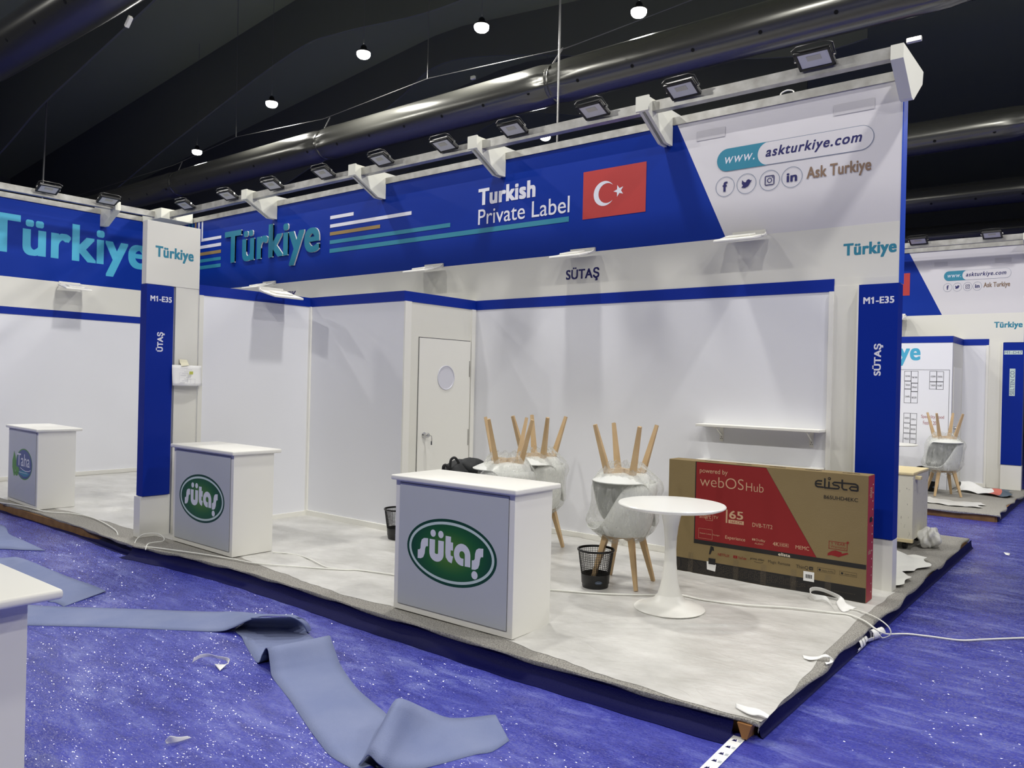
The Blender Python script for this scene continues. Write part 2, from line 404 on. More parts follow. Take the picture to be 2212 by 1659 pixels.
def gtext(mb, fr, s, a0, a1, b0, b1, m, d=0.002, bold=0.0, shear=0.0, vert=False, spacing=1.0, depth=0, msidem=None):
    if bold > 0:       # heavier weights: the same outline laid down several times
        e = min(bold, 0.042); spacing = max(spacing, 1+e*1.6); text_geo(s, 0, shear, spacing); tw, th = TW[(s, 0, shear, spacing)]
        kx, ky = e/tw, e*0.6/th; A, B = a1-a0, b1-b0
        if vert: A, B = B, A
        for q, (ux, uy) in enumerate(((-1,-1),(1,-1),(1,1),(-1,1),(0,0),(0,1),(0,-1),(1,0),(-1,0))):
            dx, dy = ux*kx*A, uy*ky*B
            i0, i1, j0, j1 = kx*A+dx, -kx*A+dx, ky*B+dy, -ky*B+dy
            if vert: gtext(mb, fr, s, a0-j1, a1-j0, b0+i0, b1+i1, m, d+0.00009*q, 0, shear, True, spacing, depth, msidem)
            else: gtext(mb, fr, s, a0+i0, a1+i1, b0+j0, b1+j1, m, d+0.00009*q, 0, shear, False, spacing, depth, msidem)
        return
    vs, fs = text_geo(s, bold, shear, spacing)
    def P(x, y, dd):
        if vert: return fr.p(a1-(a1-a0)*y, b0+(b1-b0)*x, dd)     # reads bottom to top
        return fr.p(a0+(a1-a0)*x, b0+(b1-b0)*y, dd)
    n = len(vs)
    mb.add([P(x, y, d+depth) for x, y in vs], fs, m)
    if depth:
        from collections import Counter
        ec = Counter()
        for f in fs:
            for i in range(len(f)): ec[tuple(sorted((f[i], f[(i+1) % len(f)])))] += 1
        be = [e for e, c in ec.items() if c == 1]
        mb.add([P(x, y, d) for x, y in vs]+[P(x, y, d+depth) for x, y in vs], [(a, b, b+n, a+n) for a, b in be], msidem or m)
def gpoly(mb, fr, pts, m, d=0.002):
    mb.add([fr.p(a, b, d) for a, b in pts], [tuple(range(len(pts)))], m)
def grect(mb, fr, a0, a1, b0, b1, m, d=0.002): gpoly(mb, fr, [(a0,b0),(a1,b0),(a1,b1),(a0,b1)], m, d)
def gell(mb, fr, ca, cb, ra, rb, m, d=0.002, seg=64): gpoly(mb, fr, [(ca+ra*math.cos(2*PI*i/seg), cb+rb*math.sin(2*PI*i/seg)) for i in range(seg)], m, d)
def gring(mb, fr, ca, cb, ra, rb, t, m, d=0.002, seg=64, a0=0, a1=2*PI):
    full = abs(a1-a0-2*PI) < 1e-6; n = seg+1
    o = [(ca+ra*math.cos(a0+(a1-a0)*i/seg), cb+rb*math.sin(a0+(a1-a0)*i/seg)) for i in range(n)]
    q = [(ca+(ra-t)*math.cos(a0+(a1-a0)*i/seg), cb+(rb-t)*math.sin(a0+(a1-a0)*i/seg)) for i in range(n)]
    mb.add([fr.p(a, b, d) for a, b in o]+[fr.p(a, b, d) for a, b in q], [(i, i+1, n+i+1, n+i) for i in range(seg)], m)
def gstroke(mb, fr, pts, t, m, d=0.002):
    n = len(pts); L_ = []; R_ = []
    for i in range(n):
        a = Vector(pts[max(i-1, 0)]); b = Vector(pts[min(i+1, n-1)]); t_ = (b-a).normalized(); nn = Vector((-t_.y, t_.x))*(t/2)
        p = Vector(pts[i]); L_.append(p+nn); R_.append(p-nn)
    mb.add([fr.p(p.x, p.y, d) for p in L_]+[fr.p(p.x, p.y, d) for p in R_], [(i, i+1, n+i+1, n+i) for i in range(n-1)], m)
def gframe(mb, fr, a0, a1, b0, b1, t, m, d=0.002):
    grect(mb, fr, a0, a1, b0, b0+t, m, d); grect(mb, fr, a0, a1, b1-t, b1, m, d); grect(mb, fr, a0, a0+t, b0, b1, m, d); grect(mb, fr, a1-t, a1, b0, b1, m, d)
def arc(ca, cb, r, a0, a1, n=16, ry=None): return [(ca+r*math.cos(R(a0+(a1-a0)*i/n)), cb+(ry or r)*math.sin(R(a0+(a1-a0)*i/n))) for i in range(n+1)]

# ------------------------------------------------------------------ hall shell
random.seed(4)
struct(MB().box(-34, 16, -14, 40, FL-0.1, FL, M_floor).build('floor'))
ce = MB(); n = 50
rows = []
for j in range(0, 13):
    y = -14+j*54/12
    rows.append([(-34+50*i/n, y, 10.9-0.10*abs(-34+50*i/n+14.5)+0.0*math.sin(y)) for i in range(n+1)])
ce.grid(rows, M_ceil); struct(ce.build('ceiling', smooth=60))
for nm, b in (('wall_left', (-34.2,-34,-14,40)), ('wall_right', (16,16.2,-14,40)), ('wall_back', (-34,16,40,40.2)), ('wall_front', (-34,16,-14.2,-14))):
    struct(MB().box(b[0], b[1], b[2], b[3], FL, 11.5, M_ceil2).build(nm))
# fabric valances hanging across the tent roof
def valance(y, line, k):
    pts = spline([(x, 0, z) for x, z in line], 8); a = [(p.x, y, p.z) for p in pts]; b = [(p.x, y, 12.0) for p in pts]
    o = MB().grid([a, b], M_ceil2).build('trim_%d' % k); solid(o, 0.05, 0); struct(o)
valance(8.3, [(-34,6.0),(-26,7.5),(-22.6,8.4),(-20.3,8.85),(-18.4,9.2),(-14.5,9.9),(-11,10.3)], 1)
valance(11.6, [(-34,5.0),(-25.1,7.45),(-20.0,8.7),(-16.2,9.5),(-14.4,9.5),(-11.5,9.2),(-8.5,9.3),(-6,9.6),(-4,10.3)], 2)
valance(15.2, [(-34,4.6),(-20,8.2),(-16.4,9.45),(-15.2,9.98),(-13.8,9.98),(-11.3,9.45),(-8.5,8.7),(-5.4,8.0),(-4.0,8.0)], 3)
valance(18.0, [(-34,5),(-20,8.2),(-16.6,8.95),(-15.3,9.3),(-13.7,9.3),(-10,8.4),(-6,7.6)], 4)

# ------------------------------------------------------------------ high bay lamps
def highbay():
    e = empty('high_bay_lamp', (0, 0, 0))
    MB().lathe([(0.03,0.17),(0.05,0.15),(0.06,0.10),(0.11,0.065),(0.13,0.05),(0.133,0.035),(0.125,0.032)], M_blackm, 32, cap=False).build('lamp_housing', e, 40)
    MB().lathe([(0.001,-0.075),(0.05,-0.07),(0.09,-0.055),(0.115,-0.03),(0.125,0.0),(0.125,0.03),(0.11,0.05)], M_emit, 32, cap=False).build('lamp_lens', e, 60)
    MB().tube([(0,0,0.2),(0,0,3.6)], 0.004, M_wire, 6).build('hanger', e)
    return e
hb = None
lamp_names = {0:'bright high bay lamp farthest left, just above the distant end of the long black duct', 1:'high bay lamp second from left above the long duct',
 2:'high bay lamp third from left, hanging between two slack wires', 3:'high bay lamp near the top centre of the dark roof', 4:'high bay lamp highest and farthest right under the roof',
 5:'high bay lamp glimpsed between the long duct and the blue sign top'}
ld = bpy.data.lights.new('high_bay_light', 'AREA'); ld.shape = 'DISK'; ld.size = 0.38; ld.energy = LAMP_W; ld.color = (1.0, 0.975, 0.93)
for i, (x, y, z) in enumerate(LAMPS):
    if hb is None:
        hb = highbay(); hb.location = (x, y, z); tag(hb, lamp_names[0], 'lamp', 'high bay lamps'); o = hb
    else:
        o = dup(hb, (x, y, z), label=lamp_names.get(i, 'unseen high bay lamp placed for the light, out of the picture'), group='high bay lamps' if i in lamp_names else 'high bay lamps out of view')
    lo = bpy.data.objects.new('lamp_light', ld); col.objects.link(lo); lo.parent = o; lo.location = (0, 0, -0.09)

# ------------------------------------------------------------------ air ducts
def duct(y, z, r, x0, x1, seams, label, seed, holes=True):
    rnd = random.Random(seed)
    e = empty('air_duct', (x0, y, z), label, 'air duct', 'black air ducts under the roof')
    n = int((x1-x0)/0.12); seg = 48; rows = []
    ph = [rnd.uniform(0, 6) for _ in range(8)]
    for i in range(n+1):
        x = x0+(x1-x0)*i/n
        ds = min([abs(x-s) for s in seams]+[9]); pin = math.exp(-(ds/0.16)**2)
        near = math.exp(-(ds/0.45)**2)
        sg = 0.05*math.sin(PI*((x-seams[0]) % 5.8)/5.8)
        row = []
        for k in range(seg):
            t = 2*PI*k/seg
            rr = r*(1-0.10*pin)*(1+0.03*near*math.sin(9*t+ph[0])+0.022*near*math.sin(17*t+ph[1]+6*x)+0.006*math.sin(2*t+0.9*x+ph[2]))
            row.append((x, y+rr*math.cos(t), z+sg*0-0.02+rr*math.sin(t)))
        rows.append(row)
    mb = MB(); mb.grid(rows, M_duct, closed=True); fixn(mb.build('duct_tube', e, 50))
    for s_ in seams:
        if x0 < s_ < x1:
            sm = MB(); sm.lathe([(r*0.9,s_-0.05),(r*0.94,s_-0.03),(r*0.90,s_),(r*0.95,s_+0.03),(r*0.9,s_+0.05)], M_duct, 40, (0,y,z-0.02), 'x', cap=False)
            sm.build('seam_band', e, 60)
    if holes:
        hm = MB(); x = x0+0.4
        while x < x1-0.3:
            t = R(212); c = Vector((x, y+r*1.006*math.cos(t), z-0.02+r*1.006*math.sin(t))); nrm = Vector((0, math.cos(t), math.sin(t))); a = Vector((1,0,0)); b = nrm.cross(a)
            hm.add([c+a*(0.028*math.cos(q*PI/6))+b*(0.028*math.sin(q*PI/6)) for q in range(12)], [tuple(range(12))], M_hole); x += 0.95
        hm.build('air_hole', e)
    return e
SE = [-24.8, -19.0, -13.2, -7.4, -1.6, 4.2]
duct(10.25, 6.4, 0.32, -30, 6, SE, 'long shiny black air duct running across the picture above the blue sign', 1)
duct(4.45, 6.4, 0.33, -30, 3, [-25.9,-20.1,-14.3,-8.5,-2.7], 'fat black air duct crossing the top left corner', 2)
duct(16.45, 6.4, 0.31, -12, 8, SE, 'upper of the black ducts at the right edge beyond the sign', 3)
duct(21.8, 6.4, 0.31, -14, 10, SE, 'middle of the black ducts at the right edge beyond the sign', 4)
duct(27.0, 6.4, 0.31, -16, 12, SE, 'lowest black duct at the right edge, just above the far stand lights', 5)
def wire(pts, r, label, nm='suspension_wire', grp='suspension wires'):
    o = MB().tube(pts, r, M_wire, 6).build(nm, off=pts[0]); o.location = pts[0]; tag(o, label, 'wire', grp); return o
wire([(-30,10.25,6.8),(-19.3,10.25,6.9),(-16.5,10.25,7.12),(-13.3,10.25,6.93),(-10.3,10.25,7.1),(-7.2,10.25,6.9),(-4.4,10.25,7.1),(-1.6,10.25,6.9)], 0.007, 'thin cable strung along the top of the long black duct')
wire([(-16.5,10.25,7.12),(-16.55,10.25,11.5)], 0.007, 'left of the two slack wires dropping from the roof to the duct cable')
wire([(-10.3,10.25,7.1),(-10.3,10.25,11.5)], 0.007, 'right of the two slack wires dropping from the roof to the duct cable')
for k, x in enumerate((-19.0,-13.2,-7.4,-1.6)):
    wire([(x+0.12,10.25,6.92),(x-0.1,10.25,6.68)], 0.012, ['short strap holding up the duct at its far left seam','short strap holding up the duct at its second seam from left','short strap holding up the duct at its seam above the crescent flag','short strap at the duct seam in the top right corner'][k], 'duct_strap', 'duct straps')
wire([(-6.47,9.0,11.5),(-6.45,9.0,4.1)], 0.014, 'pale upright rod passing behind the long duct above the blue sign', 'hanging_rod', 'hanging rods')
wire([(-22.4,8.5,11.5),(-22.9,8.5,3.5)], 0.022, 'pale upright rod at far left above the neighbouring blue sign', 'hanging_rod', 'hanging rods')
for q, lab in (((278,47), 'small pale box sensor near the top left duct'), ((1975,86), 'small pale box sensor above the right end of the sign'), ((1022,168), 'tiny pale sensor above the middle of the long duct'), ((7,311), 'tiny pale sensor at the left edge of the dark roof')):
    p = ay(q[0], q[1], 11.3 if q[0] not in (278,) else 5.7)
    s_ = 0.09 if q[0] in (278, 1975) else 0.05
    o = MB().box(-s_, s_, -0.03, 0.03, -0.03, 0.03, M_header, 0.008).build('ceiling_sensor'); o.location = p
    if q[0] == 278: o.rotation_euler = (0, R(-40), 0)
    tag(o, lab, 'sensor', 'roof sensors')

# ------------------------------------------------------------------ stand walls
YB = 6.7817; HS = 2.5; ZS = 2.395
XR = -1.5; XL = -12.704; XT = -2.0; XD = -5.947; YS = 5.66; XS = -7.5
def stand_back(dy, far):
    # back wall with its blue band and baseboard, from storage room to upright
    x0 = XD if not far else -2.383
    ob = MB().box(x0, XT, YB+dy, YB+dy+0.06, 0, HS, M_wall).build('wall_back'); struct(ob)
    MB().box(x0, XT, YB+dy-0.006, YB+dy, ZS, HS, M_bluetape).build('blue_band', ob)
    MB().box(x0, XT, YB+dy-0.025, YB+dy, 0, 0.06, M_white).build('baseboard', ob)
    MB().box(XT-0.035, XT, YB+dy-0.02, YB+dy, 0, ZS, M_white).build('corner_profile', ob)
    return ob
stand_back(0, False)
# storage room: front and side walls, door
ob = struct(MB().box(XS, XD, YS, YS+0.06, 0, HS, M_wall).build('wall_storage_front'))
MB().box(XS, XD, YS-0.006, YS, ZS, HS, M_bluetape).build('blue_band', ob)
MB().box(XS, XD, YS-0.025, YS, 0, 0.06, M_white).build('baseboard', ob)
MB().box(XS, XS+0.035, YS-0.02, YS, 0, ZS, M_white).build('corner_profile', ob)
ob = struct(MB().box(XD-0.06, XD, YS+0.06, YB, 0, HS, M_header).build('wall_storage_side'))
MB().box(XD, XD+0.006, YS-0.006, YB-0.006, ZS, HS, M_bluetape).build('blue_band', ob)
MB().box(XD, XD+0.02, YS, YS+0.09, 0, ZS, M_white).build('corner_profile', ob)
MB().box(XD, XD+0.02, YB-0.08, YB-0.02, 0, ZS, M_white).build('corner_profile', ob)
dm = MB()
dm.box(XD, XD+0.012, 5.885, 6.69, 0.012, 2.03, M_white)
door = struct(dm.build('door_1'))
g = MB(); fr = side(XD)
gframe(g, fr, 5.877, 6.698, 0.0, 2.038, 0.008, M_groove, 0.004); g.build('door_gap', door)
g = MB(); g.lathe([(0.001,0.013),(0.122,0.013),(0.126,0.020),(0.133,0.020),(0.135,0.013)], mat('frosted_pane', rgb(214,214,224), 0.35), 48, (XD,6.295,1.615), 'x', cap=False); g.build('porthole', door, 50)
for z in (1.72, 0.95):
    MB().box(XD+0.012, XD+0.017, 6.672, 6.684, z-0.09, z+0.09, M_alu).build('hinge', door)
g = MB(); c = (XD, 5.975, 1.0)
g.lathe([(0.03,0.012),(0.032,0.018),(0.014,0.024),(0.012,0.045),(0.026,0.055),(0.028,0.07),(0.02,0.085),(0.008,0.086)], M_chrome, 24, c, 'x')
h = g.build('door_knob', door, 50)
g = MB(); g.tube([(XD+0.09,5.975,1.0),(XD+0.115,5.985,0.995),(XD+0.115,5.99,0.97),(XD+0.112,5.995,0.90)], 0.004, M_chrome, 6); g.box(XD+0.105,XD+0.109,5.985,6.005,0.90,0.94,M_chrome); g.build('key', h)
# left wall of the stand
ob = struct(MB().box(XS-0.06, XS, 4.285, YS+0.06, 0, HS, M_wall).build('wall_partition'))
MB().box(XS, XS+0.006, 4.285, YS-0.006, ZS, HS, M_bluetape).build('blue_band', ob)
MB().box(XS, XS+0.025, 4.33, YS, 0, 0.05, M_white).build('baseboard', ob)
MB().box(XS, XS+0.012, 4.285, 4.33, 0, ZS, M_header).build('corner_profile', ob)
# neighbouring stand wall at left, facing right
ob = struct(MB().box(XL-0.08, XL, 1.0, YB+0.08, 0, HS+0.43, M_wall).build('wall_neighbour'))
MB().box(XL, XL+0.006, 1.0, YB, ZS, HS, M_bluetape).build('blue_band', ob)
MB().box(XL, XL+0.004, 1.0, YB, HS, HS+0.43, M_header).build('header_facing', ob)
MB().box(XL, XL+0.03, 1.0, YB, 0, 0.06, M_white).build('baseboard', ob)
struct(MB().box(XL+0.001, XS-0.06, YB, YB+0.06, 0, HS-0.002, M_wall).build('wall_rear'))

# ------------------------------------------------------------------ header board under the sign
def header(dy, x0, names, label):
    e = empty('header_board', (XR, YB+dy, HS), label, 'header board')
    y = YB+dy
    MB().box(x0, XR-0.009, y, y+0.1, HS, 2.93, M_header).build('board', e)
    MB().box(XT, XR-0.009, y-0.001, y+0.1, 2.44, HS, M_header).build('upright_cap', e)
    fr = front(y)
    for s, a0, a1, b0, b1, m_, bold in names:
        g = MB(); gtext(g, fr, s, a0, a1, b0, b1, m_, 0.002, bold); g.build('lettering', e)
    return e
header(0, XL, [('SÜTAŞ', -4.71, -4.30, 2.635, 2.785, M_navy, 0.03), ('TIK', -9.555, -9.31, 2.70, 2.80, M_navy, 0.03), ('Türkiye', -1.935, -1.53, 2.655, 2.785, M_teal, 0.04)],
       'cream header board with a dark exhibitor name, under the main blue sign')
FY = YB+8.61
header(8.61, -6.0, [('Türkiye', -1.935, -1.53, 2.655, 2.785, M_teal, 0.04)], 'cream header board under the far stand sign at the right edge')

# ------------------------------------------------------------------ big fascia signs
def star(ca, cb, r, rot):
    return [(ca+(r if i % 2 == 0 else r*0.4)*math.cos(rot+i*PI/5), cb+(r if i % 2 == 0 else r*0.4)*math.sin(rot+i*PI/5)) for i in range(10)]
def fascia(dy, x0, far):
    y = YB+dy; z0, z1 = 2.93, 4.05
    e = empty('fascia_sign', (XR, y, z0), 'tall blue sign with a red crescent flag and white right end, over the main stand' if not far else 'smaller blue and white web address sign over the far stand at the right edge', 'sign')
    xa, xb = (-3.262, -2.72) if far else (-3.47, -2.96)
    g = MB(); g.box(x0, XR-0.008, y+0.02, y+0.13, z0, z1, M_blue); fr = front(y+0.02)
    gpoly(g, fr, [(x0,z0),(xb,z0),(xa,z1),(x0,z1)], M_blue, 0.018)
    g.build('blue_panel', e)
    g = MB(); gpoly(g, fr, [(xb,z0),(XR,z0),(XR,z1),(xa,z1)], M_greyprint, 0.018); g.build('white_panel', e)
    MB().box(XR-0.008, XR, y-0.002, y+0.13, 2.44, z1, mat('bright_blue_edge', rgb(30,80,205), 0.4)).build('blue_side_panel', e)
    MB().box(x0, XR, y-0.012, y+0.02, z1, z1+0.075, M_alu).build('top_rail', e)
    fr = front(y)
    if far: fr = Fr((-0.437, y, 0.615), (0.74, 0, 0), (0, -1, 0)); fr.u = Vector((0, 0, 0.82))
    # flag
    g = MB(); grect(g, fr, -4.52, -3.79, 3.27, 3.757, M_red, 0.002)
    ca, cb, ro = -4.265, 3.507, 0.125
    A = [(ca+ro*math.cos(R(t)), cb+ro*math.sin(R(t))) for t in range(38, 323, 5)]
    ci, ri = ca+0.033, 0.100
    B = [(ci+ri*math.cos(R(t)), cb+ri*math.sin(R(t))) for t in range(50, 311, 5)]
    nA = len(A); Bs = [B[int(round(i*(len(B)-1)/(nA-1)))] for i in range(nA)]
    g.add([fr.p(a, b, 0.004) for a, b in A]+[fr.p(a, b, 0.004) for a, b in Bs], [(i, i+1, nA+i+1, nA+i) for i in range(nA-1)], M_whiteprint)
    st = star(-4.095, 3.513, 0.062, PI)
    g.add([fr.p(-4.095, 3.513, 0.004)]+[fr.p(a, b, 0.004) for a, b in st], [(0, i+1, (i+1) % 10+1) for i in range(10)], M_whiteprint)
    g.build('flag_print', e)
    g = MB()
    gtext(g, fr, 'Turkish', -5.95, -5.135, 3.585, 3.775, M_whiteprint, 0.003, 0.05)
    gtext(g, fr, 'Private Label', -5.945, -4.685, 3.365, 3.54, M_whiteprint, 0.003, 0.004)
    g.build('lettering', e)
    # web address block
    g = MB(); cb = 3.64; rr = 0.102
    pill = arc(-1.82, cb, rr, -90, 90)+arc(-2.96, cb, rr, 90, 270)
    gpoly(g, fr, pill, M_lineg, 0.002)
    rr2 = rr-0.004
    gpoly(g, fr, arc(-1.82, cb, rr2, -90, 90)+arc(-2.96, cb, rr2, 90, 270), M_greyprint, 0.0035)
    gpoly(g, fr, [(-2.62, cb+rr)]+[(-2.58, cb+rr)]+arc(-2.58, cb, rr, 90, 270)+[(-2.62, cb-rr)]+arc(-2.96, cb, rr, -90, -270), M_teal, 0.005)
    gtext(g, fr, 'www.', -2.985, -2.71, 3.605, 3.665, M_whiteprint, 0.0065, 0.0, 0.25, spacing=1.15)
    gtext(g, fr, 'askturkiye.com', -2.61, -1.81, 3.583, 3.695, M_navy, 0.0065, 0.022, 0.25, spacing=1.15)
    for ca in (-2.98, -2.78, -2.57, -2.375): gring(g, fr, ca, 3.40, 0.09, 0.09, 0.004, M_lineg, 0.003)
    gtext(g, fr, 'f', -3.003, -2.957, 3.355, 3.445, M_navy, 0.003, 0.03)
    gtext(g, fr, 'in', -2.42, -2.33, 3.362, 3.437, M_navy, 0.003, 0.03)
    a, b = -2.57, 3.40
    for w_, t_ in ((0.043, 0.008),):
        gframe(g, fr, a-w_+0.006, a+w_-0.006, b-w_, b-w_+t_, t_/2, M_navy, 0.003); gframe(g, fr, a-w_+0.006, a+w_-0.006, b+w_-t_, b+w_, t_/2, M_navy, 0.003)
        grect(g, fr, a-w_, a-w_+t_, b-w_+0.006, b+w_-0.006, M_navy, 0.003); grect(g, fr, a+w_-t_, a+w_, b-w_+0.006, b+w_-0.006, M_navy, 0.003)
    gring(g, fr, a, b, 0.022, 0.022, 0.007, M_navy, 0.003, 32); gell(g, fr, a+0.026, b+0.026, 0.006, 0.006, M_navy, 0.003, 12)
    # bird mark
    a, b = -2.78, 3.40
    gell(g, fr, a+0.018, b+0.016, 0.02, 0.02, M_navy, 0.003, 20)
    gpoly(g, fr, [(a-0.046,b-0.03),(a-0.012,b-0.036),(a+0.02,b-0.022),(a+0.036,b+0.004),(a+0.036,b+0.02),(a+0.0,b+0.02)], M_navy, 0.0035)
    gpoly(g, fr, [(a-0.040,b+0.036),(a-0.02,b+0.016),(a+0.006,b+0.01),(a+0.006,b-0.02),(a-0.03,b-0.014),(a-0.042,b+0.004)], M_navy, 0.004)
    gpoly(g, fr, [(a+0.034,b+0.024),(a+0.052,b+0.026),(a+0.036,b+0.008)], M_navy, 0.0045)
    gtext(g, fr, 'Ask Turkiye', -2.25, -1.735, 3.335, 3.465, M_brown, 0.003, 0.025)
    g.build('web_address_print', e)
    if not far:
        g = MB()
        for a1, b0, b1, m_ in ((-8.12,3.725,3.77,M_whiteprint), (-7.035,3.61,3.655,M_whiteprint), (-7.6,3.505,3.55,M_gold), (-6.38,3.39,3.44,M_teal), (-4.69,3.27,3.325,M_teal)):
            grect(g, fr, -8.6, a1, b0, b1, m_, 0.002)
        g.build('stripe_print', e); g = MB()
        for al, b0, b1, m_ in ((-11.8,3.725,3.77,M_whiteprint), (-11.9,3.61,3.66,M_whiteprint), (-12.0,3.50,3.55,M_gold), (-12.1,3.39,3.44,M_teal), (-12.2,3.28,3.335,M_teal)):
            grect(g, fr, al, -11.265, b0, b1, m_, 0.002)
            w_ = (b1-b0)
            grect(g, fr, al-w_, al, b0, z1, m_, 0.002)
        g.build('stripe_print', e)
        g = MB(); gtext(g, fr, 'Türkiye', -11.13, -8.80, 3.16, 3.80, M_tealsign, 0.004, 0.03, depth=0.016, msidem=M_white)
        g.build('raised_letters', e)
    for (p, q) in ((-3.27,-2.99),(-2.04,-1.72)):
        gg = MB(); grect(gg, fr, p, q, 3.86, 3.95, mat('tape_print', rgb(196,194,198), 0.6), 0.003); gg.build('tape_patch', e)
    return e
fascia(0, XL, False)
fascia(8.61, -6.0, True)
# neighbour sign on the left, facing right
e = empty('fascia_sign', (XL, YB, 2.93), 'blue sign with big light teal letters over the neighbouring stand at far left', 'sign')
MB().box(XL-0.12, XL, 0.5, YB, 2.93, 4.05, M_blue).build('blue_panel', e)
MB().box(XL-0.02, XL+0.012, 0.5, YB, 4.05, 4.125, M_alu).build('top_rail', e)
fr = side(XL)
g = MB(); gtext(g, fr, 'Türkiye', 4.02, 6.36, 3.10, 3.83, M_tealbright, 0.003, 0.03); g.build('lettering', e)
g = MB()
for k, (al, m_) in enumerate(((6.70,M_whiteprint),(6.6,M_whiteprint),(6.5,M_gold))): pass

# ------------------------------------------------------------------ light beam, its brackets and floodlights
HEX = [(6.36,4.17),(6.36,4.06),(6.66,3.85),(6.72,3.85),(YB+0.20,4.06),(YB+0.22,4.17)]
def bracket(x, dy=0, label='', w_=0.09):
    e = empty('beam_bracket', (x, YB+dy, 3.85), label, 'bracket', 'light beam brackets')
    poly = [(p[0]+dy, p[1]) for p in ([(6.30,4.185),(6.30,4.05),(6.70,3.85),(YB,3.85),(YB,4.135),(YB+0.22,4.135),(YB+0.22,4.185)])]
    poly = [(6.28+dy,4.19),(6.28+dy,4.06),(6.66+dy,3.86),(YB-0.004+dy,3.86),(YB-0.004+dy,4.13),(YB+0.2+dy,4.13),(YB+0.2+dy,4.19)]
    MB().prism(poly, 'x', x-w_/2, x-w_/2+0.03, M_bracket).build('side_plate', e)
    MB().prism(poly, 'x', x+w_/2-0.03, x+w_/2, M_bracket).build('side_plate', e)
    MB().prism([(6.26+dy,4.19),(6.26+dy,4.055),(6.28+dy,4.05),(6.28+dy,4.19)], 'x', x-w_/2-0.02, x+w_/2+0.02, M_bracket).build('front_plate', e)
    return e
for x, lab in ((-3.56,'white bracket beside the slanted end of the blue field'),(-5.6,'white bracket above the crescent flag lettering'),(-7.55,'white bracket above the striped part of the sign'),
               (-9.85,'white bracket above the raised teal letters')):
    bracket(x, 0, lab)
def endplate(x, dy, label):
    e = empty('beam_bracket', (x, YB+dy, 3.85), label, 'bracket', 'light beam brackets')
    MB().prism([(6.36+dy,4.17),(6.36+dy,4.06),(6.66+dy,3.85),(6.72+dy,3.85),(7.015+dy,4.06),(7.04+dy,4.17)], 'x', x-0.09, x, M_bracket).build('end_plate', e)
endplate(-1.42, 0, 'cream hexagonal end bracket at the right tip of the main light beam')
endplate(-1.42, 8.61, 'cream end bracket of the far stand light beam')
def beam(x0, x1, dy, lab):
    e = empty('light_beam', (x1, 6.4+dy, 4.12), lab, 'beam', 'aluminium light beams')
    MB().box(x0, x1, 6.37+dy, 6.45+dy, 4.075, 4.165, M_alu).build('rail', e)
beam(-12.3, -1.5, 0, 'long aluminium beam carrying black floodlights in front of the main sign')
beam(-6, -1.5, 8.61, 'aluminium beam with floodlights over the far stand sign')
e = empty('light_beam', (-12.3, 6.3, 4.12), 'aluminium beam with floodlights over the neighbouring sign at left', 'beam', 'aluminium light beams')
MB().box(-12.36, -12.28, 0.5, 6.37, 4.075, 4.165, M_alu).build('rail', e)
for k, (yv, lab) in enumerate(((5.62,'white bracket on the neighbouring sign, near the corner of the two signs'),(3.2,'white bracket on the neighbouring sign, outside the left edge'))):
    e = empty('beam_bracket', (XL, yv, 3.85), lab, 'bracket', 'light beam brackets')
    MB().prism([(XL+0.5,4.19),(XL+0.5,4.06),(XL+0.12,3.86),(XL+0.002,3.86),(XL+0.002,4.13),(XL-0.2,4.13),(XL-0.2,4.19)], 'y', yv-0.04, yv+0.04, M_bracket).build('side_plate', e)
e = empty('beam_bracket', (XL+0.3, YB-0.3, 3.9), 'white corner box where the two light beams meet', 'bracket', 'light beam brackets')
MB().box(XL+0.02, XL+0.62, YB-0.55, YB-0.02, 4.04, 4.2, M_bracket, 0.004).build('corner_box', e)

def floodlight():
    e = empty('floodlight', (0, 0, 0))
    a = R(-24); ca, sa = math.cos(a), math.sin(a)
    def T(p):  # local plate frame: x width, v depth (+y), w up
        x, v, w_ = p; return (x, v*ca-w_*sa, v*sa+w_*ca)
    def bx(mb, x0, x1, v0, v1, w0, w1, m_, bev=0):
        t = MB(); t.box(x0, x1, v0, v1, w0, w1, m_, bev); mb.add([T(p) for p in t.v], t.f, m_)
    g = MB()
    bx(g, -0.14, 0.14, -0.095, 0.095, 0.0, 0.028, M_blackm, 0.008)
    for sx in (-1, 1): bx(g, sx*0.128-0.012, sx*0.128+0.012, -0.095, 0.095, -0.012, 0.01, M_blackm, 0.004)
    for sv in (-1, 1): bx(g, -0.14, 0.14, sv*0.084-0.012, sv*0.084+0.012, -0.012, 0.01, M_blackm, 0.004)
    g.build('lamp_housing', e)
    g = MB(); bx(g, -0.117, 0.117, -0.073, 0.073, -0.006, 0.001, M_lens); g.build('glass_front', e)
    g = MB(); bx(g, -0.055, 0.055, -0.045, 0.005, -0.008, -0.004, M_led); g.build('led_chip', e)
    g = MB(); pts = [T(p) for p in ((-0.15,0.0,0.02),(-0.155,-0.1,0.03),(-0.11,-0.125,0.035),(0.11,-0.125,0.035),(0.155,-0.1,0.03),(0.15,0.0,0.02))]
    g.tube(pts, 0.006, M_black, 6); g.build('mounting_yoke', e, 60)
    g = MB()
    for sx in (-1, 1):
        p = T((sx*0.15, 0, 0.015)); g.lathe([(0.014,p[0]-0.008),(0.014,p[0]+0.008)], M_chrome, 10, (0, p[1], p[2]), 'x')
    bx(g, -0.02, 0.02, 0.05, 0.12, 0.02, 0.045, M_black); g.build('clamp', e)
    return e
FXS = [-2.04,-3.17,-4.09,-5.06,-6.02,-7.04,-8.11,-9.20,-10.28,-11.44]
ordn = ['first','second','third','fourth','fifth','sixth','seventh','eighth','ninth','tenth']
f0 = floodlight(); tag(f0, '', 'floodlight', 'floodlights on the main light beam')
